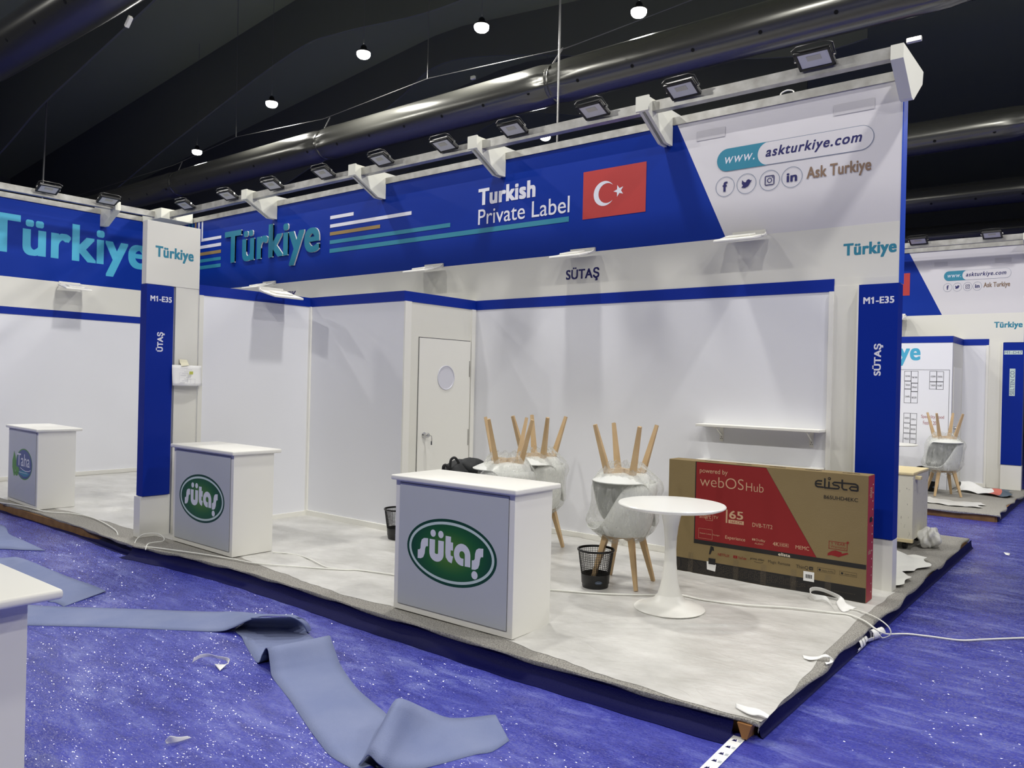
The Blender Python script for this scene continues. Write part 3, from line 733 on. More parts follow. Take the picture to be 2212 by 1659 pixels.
for i, x in enumerate(FXS):
    lab = 'black framed floodlight, %s from the right end of the main light beam' % ordn[i]
    if i == 0: f0.location = (x, 6.27, 4.165); f0['label'] = lab
    else: dup(f0, (x, 6.27, 4.165), (0, 0, R(random.uniform(-4, 4))), lab)
for x, lab in ((-1.93,'black floodlight at the right on the far stand beam'),(-3.02,'black floodlight at the left on the far stand beam, beside the blue sign edge')):
    dup(f0, (x, 6.27+8.61, 4.165), label=lab, group='floodlights on the far beam')
for yv, lab in ((4.62,'black floodlight at far left on the neighbouring beam'),(5.45,'black floodlight second from left on the neighbouring beam, before its bracket')):
    dup(f0, (XL+0.55, yv, 4.165), (0, 0, R(90)), lab, 'floodlights on the neighbouring beam')

# white arm spotlights below the signs
def spot():
    e = empty('arm_spotlight', (0, 0, 0))
    g = MB(); t = MB(); t.box(-0.185, 0.185, -0.36, -0.06, -0.012, 0.012, M_white, 0.008)
    a = R(14); ca, sa = math.cos(a), math.sin(a)
    rot = lambda p: (p[0], p[1]*ca-p[2]*sa*0, p[1]*sa+p[2])
    g.add([rot(p) for p in t.v], t.f, M_white); g.build('lamp_panel', e, 30)
    g = MB(); t = MB(); t.box(-0.11, 0.11, -0.28, -0.14, 0.012, 0.03, M_white, 0.006); g.add([rot(p) for p in t.v], t.f, M_white); g.build('heat_sink', e, 30)
    g = MB(); t = MB(); t.box(-0.165, 0.165, -0.34, -0.08, -0.0145, -0.0115, M_lens); g.add([rot(p) for p in t.v], t.f, M_lens); g.build('glass_front', e)
    g = MB(); g.tube(spline([(0.188,-0.2,-0.045),(0.19,-0.15,-0.03),(0.17,-0.06,0.005),(0.12,-0.005,0.02)], 5), 0.006, M_white, 8)
    g.tube(spline([(-0.188,-0.2,-0.045),(-0.19,-0.15,-0.03),(-0.17,-0.06,0.005),(-0.12,-0.005,0.02)], 5), 0.006, M_white, 8)
    g.box(-0.15, 0.15, -0.02, 0.0, 0.0, 0.04, M_white); g.build('mounting_arm', e, 50)
    return e
s0 = spot(); s0.location = (-2.74, YB-0.001, 2.93); tag(s0, 'white arm spotlight under the slanted edge of the blue field, right side', 'spotlight', 'white arm spotlights')
dup(s0, (-4.5, YB-0.001, 2.93), label='white arm spotlight right above the dark exhibitor name on the header')
dup(s0, (-6.62, YB-0.001, 2.93), label='white arm spotlight above the storage room door corner')
dup(s0, (-9.95, YB-0.001, 2.93), label='white arm spotlight farthest left under the main sign, behind the partition')
dup(s0, (XS+0.001, 5.12, 2.52), (0, 0, R(90)), 'white arm spotlight clipped on the blue band of the left partition')
dup(s0, (XL+0.001, 5.15, 2.90), (0, 0, R(90)), 'white arm spotlight under the neighbouring sign at left')
dup(s0, (-3.45, FY-0.001, 2.93), label='white arm spotlight under the far stand sign', group='far arm spotlights')

# ------------------------------------------------------------------ right upright of the stand
def upright(dy, code, name, lab, far):
    y = YB+dy
    e = empty('sign_column', (-1.75, y, 0), lab, 'column')
    MB().box(XT, -1.79, y-0.004, y+0.1, 0, 2.44, M_header).build('white_panel', e)
    MB().box(-1.79, XR+0.003, y-0.06, y+0.09, 0.41, 2.432, M_bluepanel).build('blue_panel', e)
    MB().box(-1.80, -1.79, y-0.062, y, 0.41, 2.432, M_white).build('edge_strip', e)
    g = MB(); g.box(-1.79, XR+0.004, y-0.05, y+0.09, 0, 0.405, M_white); g.build('base', e)
    fr = front(y-0.06); g = MB()
    if far:
        grect(g, fr, -1.775, -1.515, 2.235, 2.30, M_silver, 0.002); grect(g, fr, -1.69, -1.61, 1.55, 2.0, M_silver, 0.002)
        gtext(g, fr, code, -1.77, -1.52, 2.245, 2.29, M_lineg, 0.004, 0.01); gtext(g, fr, name, -1.68, -1.62, 1.57, 1.98, M_lineg, 0.004, 0.01, vert=True)
    else:
        gtext(g, fr, code, -1.755, -1.525, 2.275, 2.33, M_whiteprint, 0.002, 0.035); gtext(g, fr, name, -1.675, -1.598, 1.70, 1.955, M_whiteprint, 0.002, 0.035, vert=True)
    g.build('lettering', e)
upright(0, 'M1-E35', 'SÜTAŞ', 'blue and white upright with stand code, right of the cardboard carton', False)
upright(8.61, 'M1-D47', 'SELTEN CO.', 'blue and white upright of the far stand at the right edge', True)
# left pylon: faces right
e = empty('sign_column', (XS, 4.0, 0), 'tall blue and white sign post between the two stands, behind the smaller logo counter', 'column')
MB().box(XS-0.09, XS, 3.735, 4.285, 2.45, 3.065, M_header, 0.003).build('top_box', e)
MB().box(XS-0.09, XS-0.005, 4.04, 4.285, 0, 2.45, M_header).build('white_panel', e)
MB().box(XS-0.10, XS+0.02, 3.735, 4.005, 0.40, 2.445, M_bluepanel).build('blue_panel', e)
MB().box(XS-0.10, XS-0.02, 4.005, 4.04, 0.0, 2.445, mat('grey_groove', rgb(150,152,165), 0.5)).build('groove', e)
MB().box(XS-0.115, XS+0.005, 3.72, 4.02, 0, 0.395, M_white, 0.003).build('base', e)
fr = side(XS); g = MB(); gtext(g, fr, 'Türkiye', 3.82, 4.215, 2.69, 2.83, M_teal, 0.002, 0.04); g.build('lettering', e)
fr = side(XS+0.02); g = MB(); gtext(g, fr, 'M1-E35', 3.77, 3.985, 2.285, 2.34, M_whiteprint, 0.002, 0.035); gtext(g, fr, 'ÜTAŞ', 3.835, 3.92, 1.80, 1.99, M_whiteprint, 0.002, 0.035, vert=True); g.build('lettering', e)
# taped paper
e = empty('paper_sheet', (XS+0.05, 4.14, 1.47), 'white plan sheet with a small yellow square, taped to the left sign post', 'paper')
rows = []
for i in range(7):
    t = i/6; rows.append([(XS+0.035+0.03*math.sin(PI*s)*(1-t)+0.02*(1-t)**2, 3.995+0.31*s, 1.47+0.205*t) for s in [k/8 for k in range(9)]])
fixn(solid(MB().grid(rows, M_paper).build('sheet', e, 40), 0.001, 0))
fr = side(XS+0.075); g = MB()
gl = mat('faint_print', rgb(198,198,204), 0.7)
for k in range(9):
    a = 4.06+0.02*(k % 4); b = 1.5+0.018*k; grect(g, fr, a, a+0.05+0.015*(k % 3), b, b+0.004, gl, 0.001)
gframe(g, fr, 4.05, 4.14, 1.49, 1.6, 0.002, gl, 0.001); gframe(g, fr, 4.17, 4.22, 1.49, 1.54, 0.002, gl, 0.001)
grect(g, fr, 4.155, 4.195, 1.585, 1.615, mat('yellow_print', rgb(196,200,90), 0.6), 0.0015); g.build('printed_plan', e)
g = MB(); g.add([(XS+0.001,4.085,1.735),(XS+0.001,4.165,1.73),(XS+0.015,4.17,1.705),(XS+0.04,4.17,1.675),(XS+0.045,4.09,1.665),(XS+0.015,4.085,1.70)], [(0,1,2,5),(5,2,3,4)], M_masking)
solid(g.build('tape_piece', e), 0.001, 0)

# ------------------------------------------------------------------ platform
FE = [(-13,3.56),(-11.5,3.60),(-10.6,3.60),(-9.4,3.62),(-8.2,3.58),(-7.2,3.52),(-6.6,3.62),(-5.5,3.68),(-4.35,3.64),(-3.2,3.62),(-2.2,3.62),(-1.39,3.66)]   # front carpet edge
def fe(x): return interp(FE, x)+0.006*math.sin(x*5)+0.004*math.sin(x*17+1)
def re(y): return -1.385+0.008*math.sin(y*3.1)+0.012*math.sin(y*7+1)-0.01*max(0, y-6)
def platform(y1, label, front_fn, right_fn, x0, board, name='stand_platform'):
    e = empty(name, ((x0-1.4)/2, y1, FL), label, 'platform')
    yf = front_fn(-5)
    MB().box(x0, -1.43, yf+0.06, y1-0.02, FL, -0.012, M_mdf).build('deck_board', e)
    g = MB(); nx, ny = 150, 60; rows = []
    for j in range(ny+1):
        v = j/ny; row = []
        for i in range(nx+1):
            u = i/nx
            xr = right_fn(front_fn(-1.4)+(y1-front_fn(-1.4))*v); x = x0+(xr-x0)*u
            y = front_fn(x)+(y1-front_fn(x))*v
            row.append((x, y, -0.001+0.0))
        rows.append(row)
    # rolled front and right lips
    r0 = rows[0]
    lip = [[(x, y-0.004, z-0.010) for x, y, z in r0], [(x, y+0.004, z-0.022-0.006*math.sin(x*9)) for x, y, z in r0]]
    rows = [lip[1], lip[0]]+rows
    for r in rows:
        x, y, z = r[-1]; r += [(x+0.006, y, z-0.010), (x+0.002, y, z-0.026-0.008*math.sin(y*11))]
    g.grid(rows, M_carpet); g.build('grey_carpet', e, 60)
    return e
pl = platform(9.83, 'low raised stand floor with grey carpet edges under the plastic sheet', fe, re, -12.7, True)
# navy carpet turned up along the platform sides
def cove(pts, nrm, nm, par, h=0.085, out=0.13):
    rows = []
    for t in [0, .15, .35, .55, .75, .9, 1]:
        d = 0.012+(out-0.012)*t**2.2; z = -0.012-h*(1-(1-t)**2.0)
        rows.append([(p[0]+nrm[0]*d, p[1]+nrm[1]*d, max(z, FL+0.003)+0.003*math.sin(7*(p[0]+p[1]))*(t > .1)*(t < .9)) for p in pts])
    g = MB(); g.grid(rows, M_skirt); return fixn(g.build(nm, par, 60))
fp = [(-7.25+(5.75)*i/80, fe(-7.25+5.75*i/80)+0.02) for i in range(81)]
cove(fp, (0, -1), 'navy_skirting', pl)
rp = [(-1.41, 3.72+6.1*i/80) for i in range(81)]
cove(rp, (1, 0), 'navy_skirting', pl, out=0.035)
fp = [(-12.7+5.4*i/60, fe(-12.7+5.4*i/60)+0.05) for i in range(61)]
cove(fp, (0, -1), 'navy_skirting', pl, h=0.05, out=0.09).location.z -= 0.035
g = MB(); g.box(-12.7, -7.3, 3.60, 3.62, FL, -0.02, M_mdf); g.build('edge_board', pl)
g = MB(); g.prism([(-1.475,-0.02),(-1.405,-0.02),(-1.425,FL+0.01),(-1.45,FL+0.01)], 'y', 3.64, 3.70, mat('raw_pine', rgb(150,104,58), 0.7)); g.build('corner_block', pl)

# covering sheet
PFE = [(-12.6,3.78),(-11.4,3.74),(-10.7,3.72),(-9.5,3.90),(-8.5,3.90),(-7.6,3.86),(-7.15,3.90),(-6.2,3.95),(-5.85,3.88),(-5.4,3.84),(-5.05,3.80),(-4.55,3.755),(-4.1,3.80),(-3.5,3.80),(-3.0,3.78),(-2.77,3.74),(-2.2,3.68),(-1.8,3.66),(-1.39,3.68)]
PRE = [(3.68,-1.375),(3.87,-1.37),(4.3,-1.40),(4.78,-1.44),(5.3,-1.47),(5.9,-1.49),(6.13,-1.48),(6.9,-1.475),(7.56,-1.46),(8.33,-1.53)]
_r = random.Random(21); FOLDS = []
for _ in range(46):
    cx, cy, an, ln = _r.uniform(-11.5, -1.6), _r.uniform(3.9, 6.5), _r.gauss(0.35, 0.45), _r.uniform(0.25, 1.3)
    FOLDS.append((cx-ln/2*math.cos(an), cy-ln/2*math.sin(an), cx+ln/2*math.cos(an), cy+ln/2*math.sin(an), _r.uniform(0.003, 0.009), _r.uniform(0.008, 0.022)))
def sheet_z(x, y):
    z = 0.004+0.003*math.sin(3.1*x+2.2*y+1.3*math.sin(2*y))+0.002*math.sin(9*x-5*y)
    for (x0, y0, x1, y1, h, wd) in ((-3.0,4.15,-2.0,5.1,0.014,0.012),(-3.0,4.11,-1.9,4.98,0.010,0.012),(-5.95,4.27,-5.0,4.33,0.012,0.02),(-7.2,4.9,-4.1,4.95,0.010,0.015),(-4.1,3.95,-3.95,4.5,0.008,0.02),(-9.3,4.3,-7.7,4.5,0.03,0.05),(-9.4,4.9,-7.7,5.3,0.035,0.06),(-2.4,5.55,-1.7,6.0,0.006,0.012),(-6.2,4.6,-4.4,5.3,0.006,0.02))+tuple(FOLDS):
        dx, dy = x1-x0, y1-y0; L2 = dx*dx+dy*dy; t = ((x-x0)*dx+(y-y0)*dy)/L2
        if -0.1 < t < 1.1:
            d = abs((x-x0)*dy-(y-y0)*dx)/math.sqrt(L2)
            z += h*math.exp(-(d/wd)**2)*max(0, min(1, (t+0.1)*8, (1.1-t)*8))
    return max(z, 0.0015)
g = MB(); nx, ny = 420, 130; rows = []
for j in range(ny+1):
    v = j/ny; row = []
    for i in range(nx+1):
        x = -12.6+11.2*i/nx
        yf = interp(PFE, x)+0.007*math.sin(9.3*x+1.7*math.sin(2.3*x))+0.004*math.sin(31*x+3*math.sin(5*x))
        y = yf+(YB-0.03-yf)*v
        xr = interp(PRE, y)+0.006*math.sin(11*y+2*math.sin(3*y))
        x = -12.6+(xr+12.6)*i/nx
        row.append((x, y, sheet_z(x, y) if 1 < j and i < nx-1 else 0.0008))
    rows.append(row)
g.grid(rows, M_sheet); o = g.build('floor_sheet', smooth=70); tag(o, 'wrinkled translucent plastic sheet covering the main stand floor', 'plastic sheet')
# loose sheet behind the right upright
rows = []
rnd = random.Random(8)
for j in range(31):
    row = []
    for i in range(31):
        x = -2.4+(0.90+0.05*math.sin(j*.37)+0.025*math.sin(j*.9+1))*i/30; y = YB+0.12+1.35*j/30
        row.append((x, y, 0.008+0.02*abs(math.sin(5*x+3*y))+(0.10*math.exp(-((x+1.75)**2+(y-7.9)**2)/0.03) if True else 0)+0.012*math.sin(17*x-9*y)**2))
    rows.append(row)
o = MB().grid(rows, mat('bright_film', rgb(236,236,230), 0.4, bump=0.5, bscale=12)).build('loose_sheet', smooth=70); tag(o, 'rumpled white plastic sheet lying behind the right upright, below the scuffed crate', 'plastic sheet')

# ------------------------------------------------------------------ counters
def counter_body(logo, near=False):
    e = empty('display_counter', (0, 0, 0))
    MB().box(-0.518, 0.518, 0, 0.40, 0, 0.885, M_white, 0.003).build('cabinet_body', e)
    MB().box(-0.545, 0.545, -0.03, 0.462, 0.885, 0.92, M_white, 0.010).build('counter_top', e, 40)
    g = MB(); g.box(-0.473, 0.473, -0.006, 0.0, 0.045, 0.87, M_ashpanel); fr = front(0); gframe(g, fr, -0.476, 0.476, 0.042, 0.873, 0.005, M_groove, 0.003)
    p = g.build('front_panel', e)
    if logo == 'oval':
        g = MB(); fr = front(-0.006); ca, cb = 0.0, 0.455
        gell(g, fr, ca, cb, 0.392, 0.217, M_green_dk, 0.001)
        gell(g, fr, ca, cb, 0.372, 0.198, M_silver, 0.0018)
        gell(g, fr, ca, cb, 0.352, 0.180, M_greengrad, 0.0026)
        L = []
        # letter outlines of the wordmark
        def shape(pts): gpoly(g, fr, pts, M_letter, 0.0036)
        def S(x):
            top = [(x+0.093,0.523),(x+0.055,0.520),(x+0.035,0.507),(x+0.026,0.482),(x+0.024,0.448),(x+0.015,0.438),(x,0.436)]
            bot = [(x,0.378),(x+0.030,0.380),(x+0.052,0.392),(x+0.064,0.418),(x+0.068,0.452),(x+0.075,0.467),(x+0.093,0.470)]
            n_ = len(top); tb = top; bb = bot[::-1]
            g.add([fr.p(a, b, 0.0036) for a, b in tb]+[fr.p(a, b, 0.0036) for a, b in bb], [(i, i+1, n_+i+1, n_+i) for i in range(n_-1)], M_letter)
        S(-0.290)
        # u
        gstroke(g, fr, [(-0.159,0.522),(-0.159,0.44)]+arc(-0.119, 0.435, 0.0395, 180, 360, 14, 0.030)+[(-0.080,0.522)], 0.050, M_letter, 0.0036)
        gell(g, fr, -0.153, 0.563, 0.024, 0.024, M_letter, 0.0036, 24); gell(g, fr, -0.083, 0.563, 0.024, 0.024, M_letter, 0.0036, 24)
        # t
        gstroke(g, fr, [(-0.017,0.561),(-0.017,0.45),(-0.014,0.43),(-0.002,0.418),(0.023,0.412)], 0.047, M_letter, 0.0036)
        grect(g, fr, 0.0065, 0.026, 0.473, 0.525, M_letter, 0.0036)
        # a
        gstroke(g, fr, [(0.118,0.411)]+arc(0.104, 0.458, 0.046, 268, 90, 18, 0.047)+arc(0.104, 0.458, 0.048, 90, 0, 10, 0.047)+[(0.153,0.388)], 0.047, M_letter, 0.0036)
        S(0.188); gell(g, fr, 0.213, 0.345, 0.026, 0.026, M_letter, 0.0036, 24)
        g.build('logo_print', p)
    if logo == 'round':
        g = MB(); fr = front(-0.006)
        gell(g, fr, 0.075, 0.482, 0.285, 0.182, M_leaf, 0.001); gell(g, fr, 0.078, 0.482, 0.270, 0.170, M_tahablue, 0.0018)
        gpoly(g, fr, [(-0.165,0.405),(-0.10,0.39),(-0.02,0.40),(0.06,0.415),(0.16,0.40),(0.28,0.385),(0.2,0.35),(0.08,0.335),(-0.06,0.36)], M_teal, 0.0026)
        gstroke(g, fr, [(-0.05,0.435),(0.04,0.415),(0.14,0.405),(0.24,0.412),(0.31,0.43)], 0.008, M_letter, 0.0034)
        gtext(g, fr, 'Taha', -0.165, 0.275, 0.455, 0.60, M_letter, 0.0034, 0.005)
        gtext(g, fr, '...........', -0.09, 0.20, 0.375, 0.385, M_letter, 0.0034)
        gpoly(g, fr, [(-0.28,0.62),(-0.235,0.56),(-0.205,0.50),(-0.20,0.44),(-0.225,0.39),(-0.24,0.33),(-0.27,0.31),(-0.30,0.35),(-0.335,0.42),(-0.335,0.50),(-0.30,0.56)], M_leaf, 0.0036)
        gell(g, fr, -0.15, 0.40, 0.065, 0.038, M_leaf, 0.0038, 24); gell(g, fr, -0.18, 0.352, 0.05, 0.028, M_leaf, 0.0038, 24)
        g.build('logo_print', p)
    return e
c1 = counter_body('oval'); c1.location = (-3.489, 3.784, 0.006); c1.rotation_euler = (0, 0, R(0.75)); tag(c1, 'white counter with green oval logo standing nearest the camera on the platform', 'counter')
c2 = dup(c1, (-6.64, 3.863, 0.006), (0, 0, R(-1.1)), label='white counter with green oval logo beside the left blue sign post')
c3 = counter_body('round'); c3.location = (-10.30, 3.70, 0.004); c3.rotation_euler = (0, 0, R(-3.2)); tag(c3, 'white counter with a round blue logo on the neighbouring stand at far left', 'counter')
e = empty('display_counter', (-3.53, 0.7, FL), 'plain white counter cut off by the lower left corner of the picture', 'counter')
MB().box(-4.03, -3.04, -0.1, 1.12, FL, 0.78, M_white, 0.003).build('cabinet_body', e)
MB().box(-4.12, -2.945, -0.2, 1.20, 0.78, 0.815, M_white, 0.012).build('counter_top', e, 40)

# ------------------------------------------------------------------ table
e = empty('pedestal_table', (-2.575, 5.08, 0.008), 'white round table on a flared tulip pedestal in front of the carton', 'table')
tp = (-2.575, 5.08, 0.008)
MB().lathe([(0.001,0.712),(0.34,0.712),(0.366,0.722),(0.376,0.731),(0.376,0.736),(0.37,0.742),(0.001,0.742)], mat('white_table_top', rgb(238,238,234), 0.25), 72, tp, cap=False).build('table_top', e, 40)
prof = [(0.001,0.0),(0.245,0.0),(0.248,0.006),(0.24,0.014),(0.20,0.028),(0.15,0.045),(0.11,0.068),(0.085,0.10),(0.068,0.15),(0.055,0.22),(0.044,0.32),(0.040,0.42),(0.043,0.50),(0.052,0.58),(0.066,0.65),(0.085,0.70),(0.10,0.714)]
MB().lathe([p for p in prof if p[1] <= 0.10], M_white, 64, tp, cap=False).build('table_base', e, 40)
MB().lathe([p for p in prof if p[1] >= 0.10], M_white, 64, tp, cap=False).build('stem', e, 40)

# ------------------------------------------------------------------ chairs
def chair():
    e = empty('armchair', (0, 0, 0))
    nu, nv = 64, 18; rows = []
    for j in range(nv+1):
        v = j/nv; row = []
        for i in range(nu):
            t = 2*PI*i/nu; s = (1-math.cos(t))/2
            q_ = max(0, min(1, (s-0.18)/0.62)); H = 0.05+0.37*q_*q_*(3-2*q_) - 0.02*math.sin(t)**2*0
            Rr = 0.245+0.05*max(0, math.cos(t))**2
            if v < 0.4: r = v/0.4*0.17; z = 0.004*math.sin(v/0.4*PI/2)
            else:
                q = (v-0.4)/0.6; r = 0.17+(Rr-0.17)*math.sin(q*PI/2)**0.8; z = 0.004+H*q**1.35
                if math.cos(t) > 0.3: z = 0.004+H*math.sin(q*PI/2)
            row.append((r*math.cos(t)*1.02, r*math.sin(t), 0.385+z))
        rows.append(row)
    g = MB(); g.grid(rows, M_shell, closed=True); o = fixn(g.build('seat_shell', e, 80)); solid(o, 0.009, 0)
    g = MB(); g.lathe([(0.001,0.40),(0.16,0.40),(0.185,0.412),(0.16,0.428),(0.001,0.432)], M_shell, 40, cap=False); g.build('seat_cushion', e, 60)
    for sx in (-1, 1):
        for sy in (-1, 1):
            MB().taper((sx*0.187, sy*0.187, 0), (sx*0.105, sy*0.105, 0.382), (0.026,0.026), (0.046,0.046), M_wood).build('leg', e)
    g = MB(); g.taper((-0.12,-0.12,0.368), (0.12,0.12,0.368), (0.02,0.04), (0.02,0.04), M_wood); g.taper((-0.12,0.12,0.368), (0.12,-0.12,0.368), (0.02,0.04), (0.02,0.04), M_wood); g.build('leg_frame', e)
    return e
def wrap_mesh(seed, zb=0.33, zt=0.955):
    rnd = random.Random(seed); ph = [rnd.uniform(0, 6.3) for _ in range(8)]
    nu, nv = 160, 46; rows = []
    for j in range(nv+1):
        v = j/nv; row = []
        base = interp([(0,0.11),(0.05,0.16),(0.13,0.22),(0.25,0.26),(0.5,0.27),(0.68,0.265),(0.80,0.235),(0.90,0.185),(0.96,0.145),(1,0.12)], v)
        pl_ = 0.014*(1-math.sin(PI*v))**2+0.0012
        for i in range(nu):
            t = 2*PI*i/nu
            sq = 1+0.05*math.cos(4*t+PI)*(1 if v < .3 or v > .8 else .3)
            r = base*sq+pl_*math.sin(26*t+ph[0]+3*v)+pl_*0.6*math.sin(41*t+ph[1])+0.006*math.sin(3*t+ph[2]+4*v)+0.003*math.sin(5*t+ph[3]-7*v)
            if v < 0.5: r *= 1+0.26*max(0, -math.cos(t))**3*math.exp(-((v-0.22)/0.16)**2)
            if v > 0.5: r *= 1+0.22*max(0, math.cos(t))**3*math.exp(-((v-0.76)/0.16)**2)
            z = zb+(zt-zb)*v+0.012*math.sin(9*t+ph[4])*(v < .08 or v > .92)
            row.append((r*math.cos(t), r*math.sin(t), z))
        rows.append(row)
    return MB().grid(rows, M_film, closed=True)
ch0 = chair(); tag(ch0, '', 'chair', 'stacked armchairs')
first = [True]
def stack(x, y, rz, la, lb, lf, z=0.008, seed=1, grp='stacked armchairs'):
    if first[0]:
        ch0.location = (x, y, z); ch0.rotation_euler = (0, 0, rz+PI); ch0['label'] = la; first[0] = False
    else: dup(ch0, (x, y, z), (0, 0, rz+PI), la, grp)
    dup(ch0, (x, y, z+1.255), (PI, 0, rz-PI/2), lb, grp)
    o = fixn(wrap_mesh(seed).build('wrapping_film', off=(0,0,0), smooth=80)); o.location = (x, y, z); o.rotation_euler = (0, 0, rz)
    tag(o, lf, 'plastic film', 'film around chair stacks' if grp == 'stacked armchairs' else None)
stack(-3.19, 5.48, R(8), 'upright white armchair with wooden legs, under the stack beside the round table', 'upside-down white armchair with raised legs, on the stack beside the round table', 'clear film around the chair stack beside the round table', seed=1)
stack(-4.47, 6.05, R(8), 'upright white armchair at the bottom of the rear chair stack against the back wall', 'upside-down white armchair on top of the rear stack against the back wall', 'clear film around the rear chair stack against the back wall', seed=2)
stack(-4.33, 5.40, R(-45), 'upright white armchair at the bottom of the stack hidden behind the logo counter', 'upside-down white armchair on the stack right behind the logo counter', 'clear film around the chair stack right behind the logo counter', seed=3)
stack(-2.33, 13.6, R(30), 'upright white armchair under the stack on the far stand', 'upside-down white armchair on the stack on the far stand', 'clear film around the chair stack on the far stand', seed=4, grp='far stand armchairs')

# ------------------------------------------------------------------ wire waste bins
def bin_():
    e = empty('waste_bin', (0, 0, 0))
    MB().lathe([(0.001,0.0),(0.098,0.0),(0.102,0.01),(0.103,0.03),(0.107,0.035),(0.112,0.105),(0.109,0.108),(0.104,0.04),(0.001,0.012)], M_mesh, 40, cap=False).build('solid_base', e, 40)
    rows = [[((0.110+0.026*j/13)*math.cos(2*PI*i/46), (0.110+0.026*j/13)*math.sin(2*PI*i/46), 0.105+0.178*j/13) for i in range(46)] for j in range(14)]
    o = MB().grid(rows, M_mesh, closed=True).build('mesh_side', e)
    wm = o.modifiers.new('wire', 'WIREFRAME'); wm.thickness = 0.0045; wm.use_even_offset = False
    g = MB(); g.lathe([(0.134,0.280),(0.143,0.282),(0.146,0.29),(0.143,0.298),(0.134,0.298)], M_mesh, 48, cap=False); g.build('rim', e, 60)
    g = MB(); fr = Fr((0,0,0), Vector((0.707,0.707,0)), Vector((0.707,-0.707,0)))
    gell(g, fr, 0, 0.055, 0.027, 0.012, M_lineg, 0.1115, 24); gell(g, fr, 0, 0.055, 0.024, 0.0095, M_mesh, 0.1122, 24); grect(g, fr, -0.017, 0.017, 0.0515, 0.0585, M_lineg, 0.1128); g.build('badge', e)
    return e
b0 = bin_(); b0.location = (-3.285, 5.225, 0.006); tag(b0, 'black mesh waste bin in front of the chair stack beside the round table', 'waste bin')
dup(b0, (-5.74, 5.45, 0.006), label='black mesh waste bin half hidden behind the logo counter by the storage wall')
dup(b0, (-2.62, 14.1, 0.006), label='black waste bin behind the chair stack on the far stand').scale = (1.25,1.25,1.25)

# ------------------------------------------------------------------ television carton
e = empty('television_carton', (-3.18, 6.21, 0.006), 'long cardboard television carton with red and black print, leaning by the right upright', 'box')
BX, BY = -3.18, 6.21; W_, H_, D_ = 1.625, 0.95, 0.17
g = MB(); g.box(BX, BX+W_, BY, BY+D_, 0.006, H_, M_card, 0.004); g.build('carton', e)
g = MB(); g.box(BX+W_-0.002, BX+W_+0.002, BY+0.004, BY+D_-0.004, 0.01, H_-0.004, M_sidered)
frs = side(BX+W_+0.002)
for k in range(14): gell(g, frs, BY+D_*0.75, 0.07+0.062*k, 0.008, 0.006, M_cardwhite, 0.001, 10)
g.box(BX+W_, BX+W_+0.004, BY+0.05, BY+0.12, 0.60, 0.635, M_cardblack)
gtext(g, frs, 'elista', BY+0.03, BY+0.10, 0.78, 0.86, M_cardlt, 0.001, 0.01, vert=True); gtext(g, frs, 'elista', BY+0.03, BY+0.10, 0.36, 0.40, M_cardlt, 0.001, 0.01)
g.build('red_side', e)
fr = Fr((BX, BY, 0), (1, 0, 0), (0, -1, 0)); g = MB()
gpoly(g, fr, [(0.247,0.287),(1.266,0.287),(0.855,0.945),(0.247,0.945)], M_cardblack, 0.001)
gpoly(g, fr, [(0.256,0.29),(1.262,0.29),(0.855,0.942),(0.256,0.942)], M_cardred, 0.0016)
grect(g, fr, 0.247, W_-0.002, 0.255, 0.29, M_cardblack, 0.0022)
grect(g, fr, 0.0, W_-0.002, 0.008, 0.117, M_cardblack, 0.001)
dd = 0.003
gtext(g, fr, 'powered by', 0.287, 0.533, 0.845, 0.895, M_cardlt, dd)
gtext(g, fr, 'webOS', 0.291, 0.672, 0.745, 0.832, M_cardlt, dd, -0.012)
gtext(g, fr, 'Hub', 0.693, 0.838, 0.742, 0.81, M_cardlt, dd, -0.01)
gtext(g, fr, 'smart', 0.292, 0.395, 0.475, 0.508, M_cardlt, dd); gtext(g, fr, 'TV', 0.418, 0.46, 0.482, 0.506, M_cardlt, dd); gframe(g, fr, 0.35, 0.412, 0.462, 0.53, 0.002, M_cardlt, dd)
grect(g, fr, 0.527, 0.54, 0.462, 0.572, M_cardlt, dd); gtext(g, fr, '65', 0.556, 0.674, 0.502, 0.568, M_cardlt, dd, 0.02)
grect(g, fr, 0.55, 0.681, 0.462, 0.492, M_cardlt, dd); gtext(g, fr, '164 CM', 0.565, 0.665, 0.467, 0.487, M_cardred, dd+0.001)
gtext(g, fr, 'DVB-T/T2', 0.753, 0.917, 0.460, 0.492, M_cardlt, dd)
gframe(g, fr, 0.288, 0.412, 0.305, 0.388, 0.0015, M_cardlt, dd); gtext(g, fr, 'Seam Less Design', 0.30, 0.476, 0.340, 0.354, M_cardlt, dd)
gtext(g, fr, 'Experience', 0.526, 0.696, 0.322, 0.358, M_cardlt, dd)
gtext(g, fr, 'Dolby', 0.785, 0.862, 0.343, 0.368, M_cardlt, dd); grect(g, fr, 0.754, 0.764, 0.35, 0.366, M_cardlt, dd); grect(g, fr, 0.768, 0.778, 0.35, 0.366, M_cardlt, dd); gtext(g, fr, 'AUDIO', 0.775, 0.846, 0.322, 0.335, M_cardlt, dd)
gtext(g, fr, '4K', 0.923, 0.973, 0.332, 0.363, M_cardlt, dd, 0.01); gframe(g, fr, 0.976, 1.049, 0.335, 0.362, 0.0015, M_cardlt, dd); gtext(g, fr, 'HDR', 0.984, 1.042, 0.339, 0.357, M_cardlt, dd)
gtext(g, fr, 'MEMC', 1.103, 1.207, 0.333, 0.362, M_cardlt, dd)
gtext(g, fr, 'elista', 0.969, 1.063, 0.26, 0.284, M_cardwhite, dd, 0.02)
